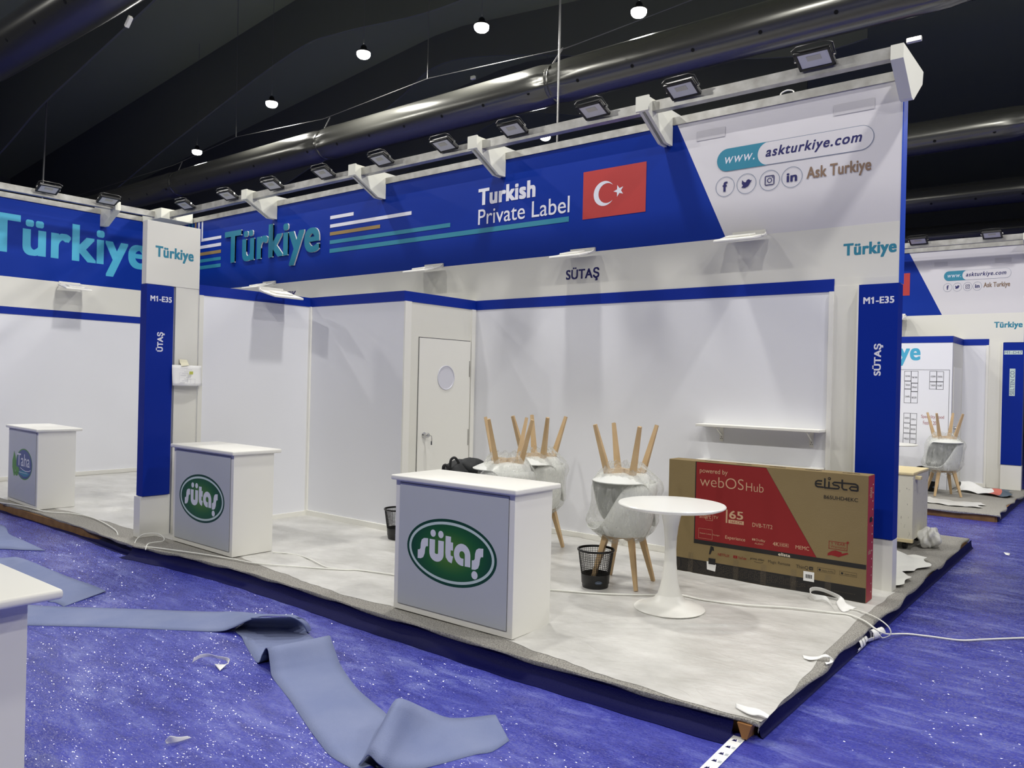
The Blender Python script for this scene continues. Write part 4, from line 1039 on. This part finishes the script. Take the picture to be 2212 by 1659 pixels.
# wordmark
def wm(a, b, s, m_, t, dd_):
    sy = s*0.62
    cnt = [0]
    def P(pts):
        cnt[0] += 1; gstroke(g, fr, [(a+x*s, b+y*sy) for x, y in pts], t, m_, dd_+0.0005*cnt[0])
    P([(0.30,0.02),(0.08,0.02),(0.02,0.08),(0.0,0.2),(0.02,0.34),(0.09,0.41),(0.26,0.41)]); P([(0.02,0.21),(0.24,0.21)]); P([(0.30,0.02),(0.36,0.02),(0.36,0.60)])
    P([(0.34,0.0),(0.78,0.0)]); P([(0.52,0.0),(0.52,0.42)]); P([(0.78,0.0),(0.88,0.02),(0.92,0.11),(0.86,0.2),(0.70,0.23),(0.66,0.32),(0.72,0.40),(1.18,0.40)])
    P([(1.02,0.62),(1.02,0.10),(1.08,0.0),(1.22,0.0)]); P([(1.18,0.40),(1.5,0.40),(1.58,0.34),(1.6,0.26),(1.6,-0.02)]); P([(1.6,0.22),(1.36,0.22),(1.30,0.11),(1.36,0.0),(1.6,0.0)])
    gell(g, fr, a+0.53*s, b+0.60*sy, 0.06*s, 0.06*s, m_, dd_, 20)
wm(1.243, 0.831, 0.193, M_cardblack, 0.0125, dd)
gpoly(g, fr, [(1.341,0.897),(1.341,0.909),(1.351,0.903)], M_card, dd+0.001)
gtext(g, fr, 'B65UHD4EKC', 1.308, 1.555, 0.747, 0.775, M_cardblack, dd, 0.012)
gtext(g, fr, 'NETFLIX', 0.466, 0.566, 0.182, 0.203, M_cardred, dd, 0.01)
grect(g, fr, 0.599, 0.633, 0.182, 0.204, M_cardred, dd); gpoly(g, fr, [(0.612,0.188),(0.612,0.198),(0.621,0.193)], M_card, dd+0.001); gtext(g, fr, 'YouTube', 0.64, 0.709, 0.183, 0.203, M_cardred, dd, 0.01)
gtext(g, fr, 'prime video', 0.743, 0.855, 0.190, 0.213, M_cardblack, dd, 0.005); gstroke(g, fr, [(0.775,0.183),(0.80,0.176),(0.83,0.178),(0.85,0.184)], 0.003, M_cardblack, dd)
gtext(g, fr, 'Magic Remote', 0.889, 1.064, 0.183, 0.213, M_cardblack, dd, -0.004)
gtext(g, fr, 'ThinQ', 1.110, 1.204, 0.181, 0.212, M_cardblack, dd, 0.0); grect(g, fr, 1.211, 1.24, 0.186, 0.212, M_cardblack, dd); gtext(g, fr, 'AI', 1.217, 1.234, 0.191, 0.207, M_card, dd+0.001)
for a0, a1, s_ in ((1.272,1.402,'Apple AirPlay'),(1.436,1.56,'Apple Home')):
    gframe(g, fr, a0, a1, 0.186, 0.217, 0.0015, M_cardblack, dd); gtext(g, fr, s_, a0+0.035, a1-0.008, 0.192, 0.204, M_cardblack, dd); gell(g, fr, a0+0.018, 0.201, 0.009, 0.008, M_cardblack, dd, 12)
wa, wb = 1.352, 1.498
gframe(g, fr, wa, wb-0.01, 0.372, 0.432, 0.004, M_cardred, dd); gtext(g, fr, '1 YEAR', wa+0.018, wb-0.025, 0.406, 0.425, M_cardred, dd); gtext(g, fr, 'Warranty', wa+0.014, wb-0.02, 0.380, 0.400, M_cardred, dd)
st = star(wb-0.008, 0.436, 0.014, PI/2); g.add([fr.p(wb-0.008, 0.436, dd+0.001)]+[fr.p(a, b, dd+0.001) for a, b in st], [(0, i+1, (i+1) % 10+1) for i in range(10)], M_cardred)
gpoly(g, fr, [(wa-0.006,0.318),(wa+0.02,0.325),(wa+0.075,0.318),(wb+0.0,0.352),(wb-0.01,0.36),(wb-0.05,0.347),(wb-0.05,0.356),(wa+0.05,0.366),(wa+0.02,0.356),(wa-0.006,0.336)], M_cardred, dd)
# picture of legs and small remote
gpoly(g, fr, [(0.385,0.18),(0.40,0.18),(0.425,0.245),(0.40,0.252)], M_cardblack, dd); gpoly(g, fr, [(0.415,0.215),(0.432,0.215),(0.424,0.25)], M_cardblack, dd)
g.box(BX+0.385, BX+0.445, BY-0.006, BY, 0.10, 0.15, M_black, 0.002)
for k in range(9):
    b = 0.022+0.0095*k; a1 = 1.2-0.06*abs(k-4) if k > 2 else 0.6+0.25*k
    gtext(g, fr, 'il on mi oil no al il mon li no oil in mon al', 0.10, 0.10+a1*0.95, b, b+0.0045, mat('dim_print', rgb(92,80,66), 0.7), 0.002)
gtext(g, fr, 'il mon li no oil in mon al', 1.40, 1.55, 0.056, 0.064, mat('dim_print', rgb(92,80,66), 0.7), 0.002)
g.build('printed_front', e)
g = MB()
fl = Fr((BX, BY-0.001, 0), (1, 0, 0), (0, -1, 0))
grect(g, fl, 1.168, 1.25, 0.098, 0.172, M_paper, 0.004)
for k in range(9): grect(g, fl, 1.183+0.006*k, 1.186+0.006*k+0.002*(k % 2), 0.12, 0.15, M_cardblack, 0.005)
g.build('barcode_label', e)
g = MB(); gpoly(g, fl, [(0.372,0.052),(0.445,0.045),(0.452,0.10),(0.43,0.122),(0.368,0.12)], M_paper, 0.004); g.build('torn_label', e)
g = MB()
tm = mat('clear_tape', rgb(130,118,100), 0.2, alpha=0.16)
for a in (0.20, 0.60, 0.83, 1.07, 1.33): g = MB(); grect(g, fl, a, a+0.045, 0.01, 0.17, tm, 0.0045); g.build('clear_tape', e)
g = MB()
ft = lambda a, b: (BX+a, BY+b, H_+0.0015)
for k in range(5):
    vs, fs = text_geo('elista', 0.02)
    g.add([ft(0.30+0.28*k+0.13*x, 0.05+0.05*y) for x, y in vs], fs, M_cardblack)
g.build('top_print', e)

# ------------------------------------------------------------------ shelf
e = empty('wall_shelf', (-2.6, 6.68, 1.25), 'white wall shelf on two small brackets above the carton', 'shelf')
MB().box(-3.13, -2.04, 6.60, YB-0.001, 1.225, 1.247, M_white, 0.003).build('shelf_board', e)
for x in (-2.955, -2.155):
    g = MB(); g.box(x-0.018, x+0.018, YB-0.006, YB-0.001, 1.09, 1.225, M_white); g.box(x-0.016, x+0.016, 6.64, YB-0.002, 1.217, 1.224, M_white)
    g.taper((x, 6.66, 1.215), (x, YB-0.008, 1.15), (0.012,0.006), (0.012,0.006), M_white)
    for k, (dx, dz) in enumerate(((-0.007,1.115),(0.007,1.115),(0.0,1.13))): g.lathe([(0.0035,YB-0.008),(0.0035,YB-0.006)], M_groove, 8, (x+dx, 0, dz), 'y')
    g.build('shelf_bracket', e)
e = empty('wall_shelf', (-2.6, 6.68, 0.93), 'lower white shelf on the back wall just showing above the carton', 'shelf')
MB().box(-3.13, -2.04, 6.60, YB-0.001, 0.905, 0.927, M_white, 0.003).build('shelf_board', e)

# ------------------------------------------------------------------ backpack behind the counter
e = empty('backpack', (-4.95, 5.45, 0.0), 'black backpack heaped behind the logo counter, near the storage door', 'backpack')
def blob(mb, c, r, m, seed, amp=0.12, nu=28, nv=18):
    rnd = random.Random(seed); ph = [rnd.uniform(0, 6.3) for _ in range(6)]; rows = []
    for j in range(nv+1):
        f = -PI/2+PI*j/nv; row = []
        for i in range(nu):
            t = 2*PI*i/nu; k = 1+amp*math.sin(3*t+ph[0]+2*f)*math.cos(f)+amp*0.6*math.sin(5*t+ph[1]-3*f)*math.cos(f)+amp*0.3*math.sin(9*t+ph[2]+5*f)*math.cos(f)
            row.append((c[0]+r[0]*k*math.cos(f)*math.cos(t), c[1]+r[1]*k*math.cos(f)*math.sin(t), c[2]+r[2]*k*math.sin(f)))
        rows.append(row)
    mb.grid(rows, m, closed=True)
g = MB(); blob(g, (-4.97,5.50,0.43), (0.24,0.26,0.42), M_bag, 3, 0.05); fixn(g.build('bag_body', e, 80))
g = MB(); blob(g, (-4.90,5.56,0.78), (0.13,0.14,0.085), M_bag, 5, 0.08); fixn(g.build('top_pocket', e, 80))
g = MB(); g.tube(spline([ay(972,1012,5.36),ay(974,994,5.36),ay(983,989,5.38),ay(992,1002,5.42)], 6), 0.012, M_bag, 8); g.build('strap', e, 60)
g = MB(); g.tube(spline([ay(958,1022,5.3),ay(958,1008,5.3),ay(964,1005,5.3),ay(970,1016,5.32)], 6), 0.014, M_black, 8); g.build('strap', e, 60)

# ------------------------------------------------------------------ cables
def cable(pts, r, label, n=8, grp=None):
    P = spline(pts, n); o = MB().tube(P, r, M_cable, 8).build('cable', off=P[0], smooth=60); o.location = P[0]; tag(o, label, 'cable', grp); return o
b1 = lambda x, y: (x*.33454, 1000+y*.33454)
b2 = lambda x, y: (740+x*.33454, 1000+y*.33454)
b3 = lambda x, y: (1472+x*.33454, 1000+y*.33454)
Z0 = lambda q, z=0.014: az(q[0], q[1], z)
cable([Z0(b1(0,255)), Z0(b1(150,278)), Z0(b1(300,315)), Z0(b1(450,325)), Z0(b1(600,355)), Z0(b1(740,430)), Z0(b1(770,490),-0.02), Z0(b1(840,540),-0.04), Z0(b1(950,543),0.0), Z0(b1(1100,560)), Z0(b1(1300,588)), Z0(b1(1500,620)), Z0(b1(1650,648)), Z0(b1(1900,668)), Z0(b1(2212,690)), Z0(b2(100,692)), Z0(b2(330,722)), Z0(b2(560,760))], 0.006, 'white cable running along the left platform edge past the sign post')
cable([Z0(b1(940,560),-0.01), Z0(b1(960,520),0.02), Z0(b1(1050,505),0.03), Z0(b1(1055,480),0.05), Z0(b1(1010,455),0.07), Z0(b1(930,460),0.06), Z0(b1(885,490),0.02), Z0(b1(870,520),0.0)], 0.005, 'loop of white cable at the foot of the left sign post')
cable([Z0(b2(1000,800)), Z0(b2(1340,820)), Z0(b2(1600,840)), Z0(b2(1820,850)), Z0(b2(2050,852)), Z0(b2(2170,850)), Z0(b3(150,885)), Z0(b3(400,915)), Z0(b3(700,935)), Z0(b3(960,965)), Z0(b3(1080,980)), Z0(b3(1180,1020)), Z0(b3(1250,1070)), az(*b3(1300,1098),0.0), az(*b3(1345,1106),-0.06), az(*b3(1450,1104),-0.09), az(*b3(1600,1120),-0.09), az(*b3(1800,1145),-0.09), az(*b3(1950,1140),-0.09), az(*b3(2212,1130),-0.09), az(*b3(2500,1125),-0.09), az(*b3(3300,1100),-0.09)], 0.0065, 'long white cable crossing the stand floor and the aisle at right')
cable([Z0(b3(1060,945)), Z0(b3(1130,950)), Z0(b3(1230,985)), Z0(b3(1300,1025),0.02), az(*b3(1345,1070),-0.01), az(*b3(1348,1110),-0.05), az(*b3(1300,1130),-0.08), az(*b3(1280,1110),-0.06)], 0.004, 'thin white wire curling over the right platform edge')
cable([Z0(b1(1760,575)), Z0(b1(1900,590)), Z0(b1(2000,620)), Z0(b1(2100,670)), Z0(b1(2180,682))], 0.005, 'short white cable behind the smaller logo counter')
# extension end on top rail
o = MB().tube(spline([(-2.50,6.80,4.12),(-2.49,6.80,4.15),(-2.44,6.80,4.165),(-2.39,6.80,4.15),(-2.38,6.80,4.12)], 5), 0.006, M_cable, 6).build('cable', off=(-2.5,6.8,4.12)); o.location = (-2.5,6.8,4.12)
tag(o, 'small white cable hoop on the top rail at the right end of the sign', 'cable')

# ------------------------------------------------------------------ ribbons, tape and scraps
def ribbon(rows, m_, label, nm, cat, th=0.002, n=6, smooth=60, m2=None):
    A = spline([r[0] for r in rows], n); B = spline([r[1] for r in rows], n); k = 6
    R_ = [[a+(b-a)*(i/k) for i in range(k+1)] for a, b in zip(A, B)]
    c = (A[0]+B[0])/2
    g = MB(); g.grid(R_, m_); 
    o = g.build(nm, off=c, smooth=smooth); o.location = c
    md = o.modifiers.new('thickness', 'SOLIDIFY'); md.thickness = th; md.offset = 0
    if sum(p.normal.z*p.area for p in o.data.polygons) < 0: o.data.flip_normals()
    if m2: o.data.materials.append(m2); md.offset = -1; md.material_offset = 1
    tag(o, label, cat); return o
U = lambda q, z=FL+0.004: az(q[0], q[1], z)
c4 = lambda x, y: (300+x*.36166, 1250+y*.36166)
# long carpet offcut: flat run, arched fold
ribbon([(U(b1(-250,900)),U(b1(-250,1040))),(U(b1(100,910)),U(b1(100,1046))),(U(b1(340,925)),U(b1(340,1050))),(U(b1(800,940)),U(b1(800,1063))),(U(b1(1200,955)),U(b1(1150,1078))),(U(b1(1380,960),FL+.01),U(b1(1400,1085),FL+.01)),
        (U(b1(1500,958),FL+.03),U(b1(1500,1062),FL+.04)),(U(b1(1600,965),FL+.07),U(b1(1600,1015),FL+.10)),(U(b1(1700,975),FL+.10),U(b1(1690,988),FL+.14)),(U(b1(1800,978),FL+.11),U(b1(1780,985),FL+.155)),(U(b1(1900,982),FL+.11),U(b1(1880,992),FL+.15)),(U(b1(1985,1030),FL+.08),U(b1(1950,1030),FL+.11)),(U(b1(2012,1080),FL+.03),U(b1(1985,1092),FL+.03))],
       M_strip, 'long strip of blue grey carpet offcut arching up to a fold, left of the counters', 'carpet_offcut', 'carpet strip', 0.006, 8, m2=M_stripd)
# second piece: from under the arch to the near folded end
ribbon([(U(b1(1640,1004),FL+.135),U(b1(1925,1002),FL+.13)),(U(b1(1610,1008),FL+.09),U(b1(1960,1012),FL+.08)),(U(b1(1585,1030),FL+.04),U(b1(1985,1040),FL+.035)),(U(b1(1545,1058),FL+.008),U(b1(2000,1068),FL+.008)),(U(b1(1520,1085)),U(b1(2000,1095))),(U(b1(1560,1120),FL+.008),U(c4(1000,320),FL+.008)),(U(c4(640,400)),U(c4(1050,360),FL+.02)),(U(c4(705,498),FL+.006),U(c4(1075,380),FL+.03)),
        (U(c4(735,450),FL+.06),U(c4(1100,350),FL+.07)),(U(c4(757,413),FL+.10),U(c4(1138,340),FL+.10)),(U(c4(773,430),FL+.10),U(c4(1150,365),FL+.095)),(U(c4(785,520),FL+.04),U(c4(1180,450),FL+.04)),(U(c4(800,590),FL+.006),U(c4(1212,528),FL+.006)),
        (U(c4(900,720)),U(c4(1300,650))),(U(c4(1000,870)),U(c4(1400,740))),(U(c4(1080,980)),U(c4(1480,810))),(U(c4(1150,1060)),U(c4(1530,900))),(U(c4(1290,1140)),U(c4(1560,1060)))],
       M_strip, 'wide strip of blue grey carpet offcut with a standing crease, in the foreground aisle', 'carpet_offcut', 'carpet strip', 0.006, 8, m2=M_stripd)
ribbon([(U(c4(1310,1110),FL+.012),U(c4(1560,820),FL+.02)),(U(c4(1330,1090),FL+.03),U(c4(1500,780),FL+.09)),(U(c4(1370,1050),FL+.06),U(c4(1540,718),FL+.18)),(U(c4(1430,1100),FL+.05),U(c4(1600,725),FL+.17)),(U(c4(1500,1140),FL+.02),U(c4(1700,770),FL+.10)),(U(c4(1620,1145),FL+.008),U(c4(1800,815),FL+.04)),
        (U(c4(1800,1105)),U(c4(1880,832),FL+.02)),(U(c4(2000,1050)),U(c4(2010,825),FL+.02)),(U(c4(2110,1030)),U(c4(2090,815),FL+.02)),(U(c4(2212,965)),U(c4(2130,812),FL+.02))],
       M_strip, 'folded end of carpet offcut standing up in a ridge at the bottom of the picture', 'carpet_offcut', 'carpet strip', 0.006, 8, m2=M_stripd)
ribbon([(U(b1(-200,600)),U(b1(-200,720))),(U(b1(0,612)),U(b1(20,740),FL+.01)),(U(b1(130,612),FL+.05),U(b1(150,740),FL+.03)),(U(b1(330,690),FL+.05),U(b1(230,760),FL+.02)),(U(b1(450,738),FL+.02),U(b1(300,880),FL+.006)),(U(b1(600,790)),U(b1(360,900))),(U(b1(683,825),FL+.012),U(b1(412,925)))],
       M_strip, 'short strip of blue grey carpet offcut behind the corner counter at left', 'carpet_offcut', 'carpet strip', 0.006, 8, m2=M_stripd)
ribbon([(U(b1(-300,380)),U(b1(-300,560))),(U(b1(0,400)),U(b1(0,555))),(U(b1(60,460)),U(b1(140,562))),(U(b1(150,500)),U(b1(290,566)))],
       M_strip, 'flat pale carpet offcut lying farthest back at the left edge', 'carpet_offcut', 'carpet strip', 0.005, 6)
ribbon([(U(b1(1240,1290),FL+.006),U(b1(1250,1262),FL+.03)),(U(b1(1290,1262),FL+.03),U(b1(1290,1240),FL+.05)),(U(b1(1345,1252),FL+.04),U(b1(1340,1232),FL+.06)),(U(b1(1400,1262),FL+.04),U(b1(1400,1246),FL+.06)),(U(b1(1455,1275),FL+.03),U(b1(1470,1258),FL+.05)),(U(b1(1470,1300),FL+.02),U(b1(1480,1280),FL+.03)),(U(b1(1385,1298),FL+.01),U(b1(1420,1342),FL+.006))],
       M_paper, 'curled strip of white paper on the blue floor, left foreground', 'paper_scrap', 'paper scrap', 0.001, 6)
ribbon([(U(c4(155,972),FL+.01),U(c4(165,985),FL+.008)),(U(c4(185,940),FL+.05),U(c4(205,985),FL+.006)),(U(c4(235,945),FL+.03),U(c4(250,972),FL+.006)),(U(c4(290,940),FL+.02),U(c4(315,950),FL+.008))],
       M_paper, 'small torn paper scrap on the blue floor near the bottom edge', 'paper_scrap', 'paper scrap', 0.001, 6)
ribbon([(U((2168,1193)),U((2172,1198))),(U((2182,1195)),U((2180,1200)))], M_paper, 'tiny white scrap in the aisle at the right edge', 'paper_scrap', 'paper scrap', 0.001, 2)
# printed tape on floor
t0, t1 = az(1598,1592,FL+.003), az(1500,1690,FL+.003)
dr = (t1-t0).normalized(); pr = Vector((-dr.y, dr.x, 0))*0.031; n_ = (t1-t0).length
g = MB(); g.add([t0-pr, t0+pr, t1+pr, t1-pr], [(0,1,2,3)], M_paper); fr_up = Vector((0,0,0.0012))
k = 0.05
while k < n_-0.05:
    c = t0+dr*k+fr_up; a = Vector((1,0,0)); a = pr.normalized(); b = -dr
    g.add([c+a*(-0.018)+b*(-0.012), c+a*(-0.002)+b*(-0.012), c+a*(-0.010)+b*0.012], [(0,1,2)], M_navy)
    g.add([c+a*(-0.012)+b*(-0.012), c+a*0.006+b*(-0.012), c+a*(-0.002)+b*0.016], [(0,1,2)], M_navy)
    for q in range(3): g.add([c+a*0.010+b*(-0.01+0.008*q), c+a*0.026+b*(-0.01+0.008*q), c+a*0.026+b*(-0.007+0.008*q), c+a*0.010+b*(-0.007+0.008*q)], [(0,1,2,3)], M_lineg)
    k += 0.085
o = g.build('floor_tape', off=t0); o.location = t0; solid(o, 0.0006, -1); tag(o, 'strip of white printed tape on the floor at the front platform corner', 'tape')
# ribbon loop beside carton
ribbon([(U(b3(1000,960),.01),U(b3(960,900),.03)),(U(b3(930,890),.02),U(b3(930,860),.05)),(U(b3(860,885),.015),U(b3(850,850),.055)),(U(b3(830,850),.03),U(b3(828,815),.07)),(U(b3(850,825),.05),U(b3(850,802),.09)),(U(b3(900,828),.05),U(b3(900,806),.09)),(U(b3(960,850),.03),U(b3(960,828),.07)),(U(b3(1010,880),.015),U(b3(1020,855),.05)),(U(b3(1000,905),.012),U(b3(1050,880),.03)),(U(b3(1040,960),.01),U(b3(1065,905),.03)),(U(b3(1100,945),.01),U(b3(1130,935),.014))],
       M_paper, 'white fabric ribbon loop lying at the corner of the carton', 'ribbon', 'ribbon', 0.0015, 6)
def coil(c, d, turns, r0, r1, wdt, label):
    rows = []; n_ = turns*20
    for i in range(n_+1):
        t = i/n_; a = 2*PI*turns*t; r = r0+(r1-r0)*t; p = Vector(c)+Vector(d)*t
        q = p+Vector((0.6*r*math.cos(a), -0.8*r*math.cos(a), r*math.sin(a)+r))
        rows.append((q, q+Vector(d).normalized()*wdt))
    ribbon(rows, M_paper, label, 'ribbon', 'ribbon', 0.0012, 2)
coil(az(*b3(1305,1118),FL+.004), (-0.04,-0.16,0), 2, 0.032, 0.036, 0.07, 'upper curls of white ribbon hanging at the right platform edge')
coil(az(*b3(1195,1165),FL+.004), (0.0,-0.20,0), 3, 0.026, 0.034, 0.05, 'tight lower curls of white ribbon at the right platform edge')
ribbon([(Z0(b3(783,1240),.008),Z0(b3(790,1262),.008)),(Z0(b3(830,1250)),Z0(b3(830,1272))),(Z0(b3(880,1250),.02),Z0(b3(880,1268),.008)),(Z0(b3(930,1235),.035),Z0(b3(925,1252),.03)),(Z0(b3(975,1262),.03),Z0(b3(955,1262),.02)),(Z0(b3(980,1285),.012),Z0(b3(955,1285),.012)),(Z0(b3(935,1302),.008),Z0(b3(925,1285),.008))],
       M_paper, 'short white ribbon curl on the carpet near the front right corner', 'ribbon', 'ribbon', 0.0015, 6)
ribbon([(Z0(b3(350,1552),.02),Z0(b3(350,1580),.006)),(Z0(b3(430,1575),.025),Z0(b3(440,1625),.012)),(Z0(b3(500,1590),.03),Z0(b3(510,1630),.02)),(Z0(b3(570,1630),.02),Z0(b3(555,1650),.012))],
       M_paper, 'white folded tape stuck on the very front corner of the platform', 'tape_scrap', 'tape', 0.0015, 6)

# ------------------------------------------------------------------ far stand
fe2 = lambda x: 11.98+0.01*math.sin(3*x)
re2 = lambda y: -1.42-0.02*math.sin(2*y)+0.02*math.sin(7*y)
p2 = platform(15.6, 'raised far stand floor with a bare brown front board', fe2, re2, -6.5, True)
MB().box(-6.5, -1.45, 12.02, 12.05, FL, -0.018, M_mdf).build('edge_board', p2)
rp = [(-1.44, 12.1+3.5*i/40) for i in range(41)]
cove(rp, (1, 0), 'navy_skirting', p2, out=0.03)
stand_back(8.61, True)
SX, SY = -2.383, 14.43
ob = struct(MB().box(-6.4, SX, SY, SY+0.06, 0.0005, HS, M_wall).build('wall_far_front'))
MB().box(-6.4, SX, SY-0.006, SY, ZS, HS, M_bluetape).build('blue_band', ob)
g = MB(); fr = front(SY)
G = lambda x, y: (1920+x*.30134, 680+y*.30134)
def F2(x, y):
    p = ay(*G(x, y), SY); return (p.x, p.z)
a, b = F2(228, 255); a0, b0 = F2(78, 365)
gtext(g, fr, 'Türkiye', a-1.12, a, b0, F2(228, 200)[1], M_tealbright, 0.003, 0.03)
lm = mat('thin_black_line', rgb(70,70,75), 0.7)
def cell(x0, y0, x1, y1):
    (p, q), (r_, s_) = F2(x0, y0), F2(x1, y1); gframe(g, fr, min(p,r_), max(p,r_), min(q,s_), max(q,s_), 0.006, lm, 0.003); return min(p,r_), max(p,r_), min(q,s_), max(q,s_)
cell(80, 392, 415, 1320)
for (x0, y0, x1, y1, s_) in ((112,403,160,475,'OLMAR'),(160,403,210,490,'PINAR TARIM'),(112,475,160,532,'TORUNLAR'),(160,490,208,550,'EMNAR'),(110,532,158,633,'CANPEL'),(158,550,206,634,'BEGER'),(293,403,343,480,'AYDEMIR'),(343,406,393,480,'ONURAL'),(291,480,341,535,'TARIM'),(341,480,391,537,'RAGBET'),
                            (106,703,154,775,'GREEN'),(154,705,200,790,'ORKA'),(104,775,152,848,'PRODAL'),(152,790,198,852,'BENDER'),(102,848,150,926,'MELIS'),(150,852,196,926,'DENIZ')):
    p, q, r_, t_ = cell(x0, y0, x1, y1); w_ = q-p; h_ = t_-r_
    gtext(g, fr, s_, p+w_*0.15, q-w_*0.15, r_+h_*0.4, r_+h_*0.4+0.03, lm, 0.003, 0.01)
a, b = F2(232, 742); a1_, _ = F2(386, 742)
gtext(g, fr, 'Speciality Food', a, a1_+0.02, b-0.01, b+0.06, mat('maroon_print', rgb(150,50,50), 0.6), 0.003, 0.0)
gtext(g, fr, 'Festival 2024', a+0.03, a1_-0.05, b-0.10, b-0.04, mat('maroon_print', rgb(150,50,50), 0.6), 0.003, 0.0)
g.build('floor_plan_print', ob)
ob = struct(MB().box(SX-0.06, SX, SY+0.06, FY, 0, HS, M_header).build('wall_far_side'))
MB().box(SX, SX+0.006, SY-0.006, FY-0.006, ZS, HS, M_bluetape).build('blue_band', ob)
d2 = struct(MB().box(SX, SX+0.01, SY+0.12, FY-0.15, 0.01, 2.0, M_white).build('door_2'))
MB().lathe([(0.03,0.0),(0.02,0.03),(0.03,0.06),(0.02,0.08)], M_chrome, 16, (SX+0.01, SY+0.2, 1.0), 'x').build('door_knob', d2, 50)
# far half-seen table
e = empty('pedestal_table', (-3.15, 13.6, 0), 'white round table edge on the far stand, cut by the blue upright', 'table')
MB().lathe([(0.001,0.72),(0.36,0.72),(0.376,0.732),(0.37,0.742),(0.001,0.742)], M_white, 48, (-3.1,13.75,0.0), cap=False).build('table_top', e, 40)
MB().lathe([(0.001,0),(0.245,0),(0.24,0.014),(0.15,0.045),(0.085,0.10),(0.05,0.25),(0.04,0.42),(0.05,0.58),(0.10,0.72)], M_white, 40, (-3.1,13.75,0.0), cap=False).build('pedestal', e, 40)
# rumpled banner on the far stand
rows = []
for j in range(25):
    row = []
    for i in range(41):
        u, v = i/40, j/24
        x = -2.28+0.74*u+0.05*math.sin(6*v); y = 14.35+0.55*v-0.35*u*(1-v)
        row.append((x, y, 0.012+0.15*(1-u)**0.7*math.sin(PI*min(1, v*1.1))**2*(0.7+0.3*math.sin(9*u))+0.03*abs(math.sin(7*u+5*v))))
    rows.append(row)
g = MB(); n_ = 41
g.grid([r[:27] for r in rows], M_paper); g.grid([r[26:33] for r in rows], mat('salmon_print', rgb(205,110,95), 0.5)); g.grid([r[32:] for r in rows], mat('slate_print', rgb(80,96,110), 0.5))
o = g.build('rumpled_banner', off=(-1.9,14.6,0), smooth=70); o.location = (-1.9,14.6,0); tag(o, 'rumpled white banner with red and slate end on the far stand floor', 'banner')
rows = []
for j in range(13):
    rows.append([(-2.9+1.2*i/30+0.04*math.sin(j), 12.45+0.55*j/12+0.05*math.sin(i*.5), 0.008+0.03*abs(math.sin(i*.6+j*.5))*(0.3+0.7*(i < 14))) for i in range(31)])
o = MB().grid(rows, M_sheet).build('crumpled_film', off=(-2.3,12.7,0), smooth=70); o.location = (-2.3,12.7,0); tag(o, 'flat crumpled plastic film on the front edge of the far stand floor', 'plastic sheet')
# scuffed crate on castors behind the right upright
e = empty('wheeled_crate', (-2.05, 9.0, 0), 'scuffed white wooden crate on castors behind the right upright', 'crate')
MB().box(-2.45, -1.74, 8.62, 9.32, 0.10, 0.745, M_crate, 0.006).build('crate_box', e)
MB().box(-2.46, -1.735, 8.61, 9.33, 0.745, 0.775, M_plywood, 0.01).build('lid', e)
MB().box(-2.45, -1.735, 8.61, 8.66, 0.075, 0.11, M_plywood, 0.004).build('bottom_batten', e)
MB().box(-1.745, -1.69, 8.70, 8.78, 0.70, 0.735, M_plywood, 0.008).build('handle_block', e)
for x, y in ((-1.82,8.70),(-2.35,8.70),(-1.82,9.24),(-2.35,9.24)):
    g = MB(); g.lathe([(0.001,x-0.02),(0.036,x-0.02),(0.04,x-0.01),(0.04,x+0.01),(0.036,x+0.02),(0.001,x+0.02)], M_black, 20, (0,y,0.042), 'x', cap=False); g.box(x-0.025, x+0.025, y-0.02, y+0.02, 0.06, 0.10, M_chrome); g.build('castor', e, 50)
g = MB(); blob(g, (-1.64,8.95,0.10), (0.09,0.15,0.10), M_film_white, 11, 0.24, 60, 36); o = fixn(g.build('plastic_bag', off=(-1.66,9.05,0), smooth=80)); o.location = (-1.66,9.05,0.0); tag(o, 'crumpled white plastic bag beside the scuffed crate', 'plastic bag')
# stand at the far right edge of the picture
struct(MB().box(-1.1, 0.6, 18.6, 18.7, FL, 3.2, M_header).build('wall_distant'))
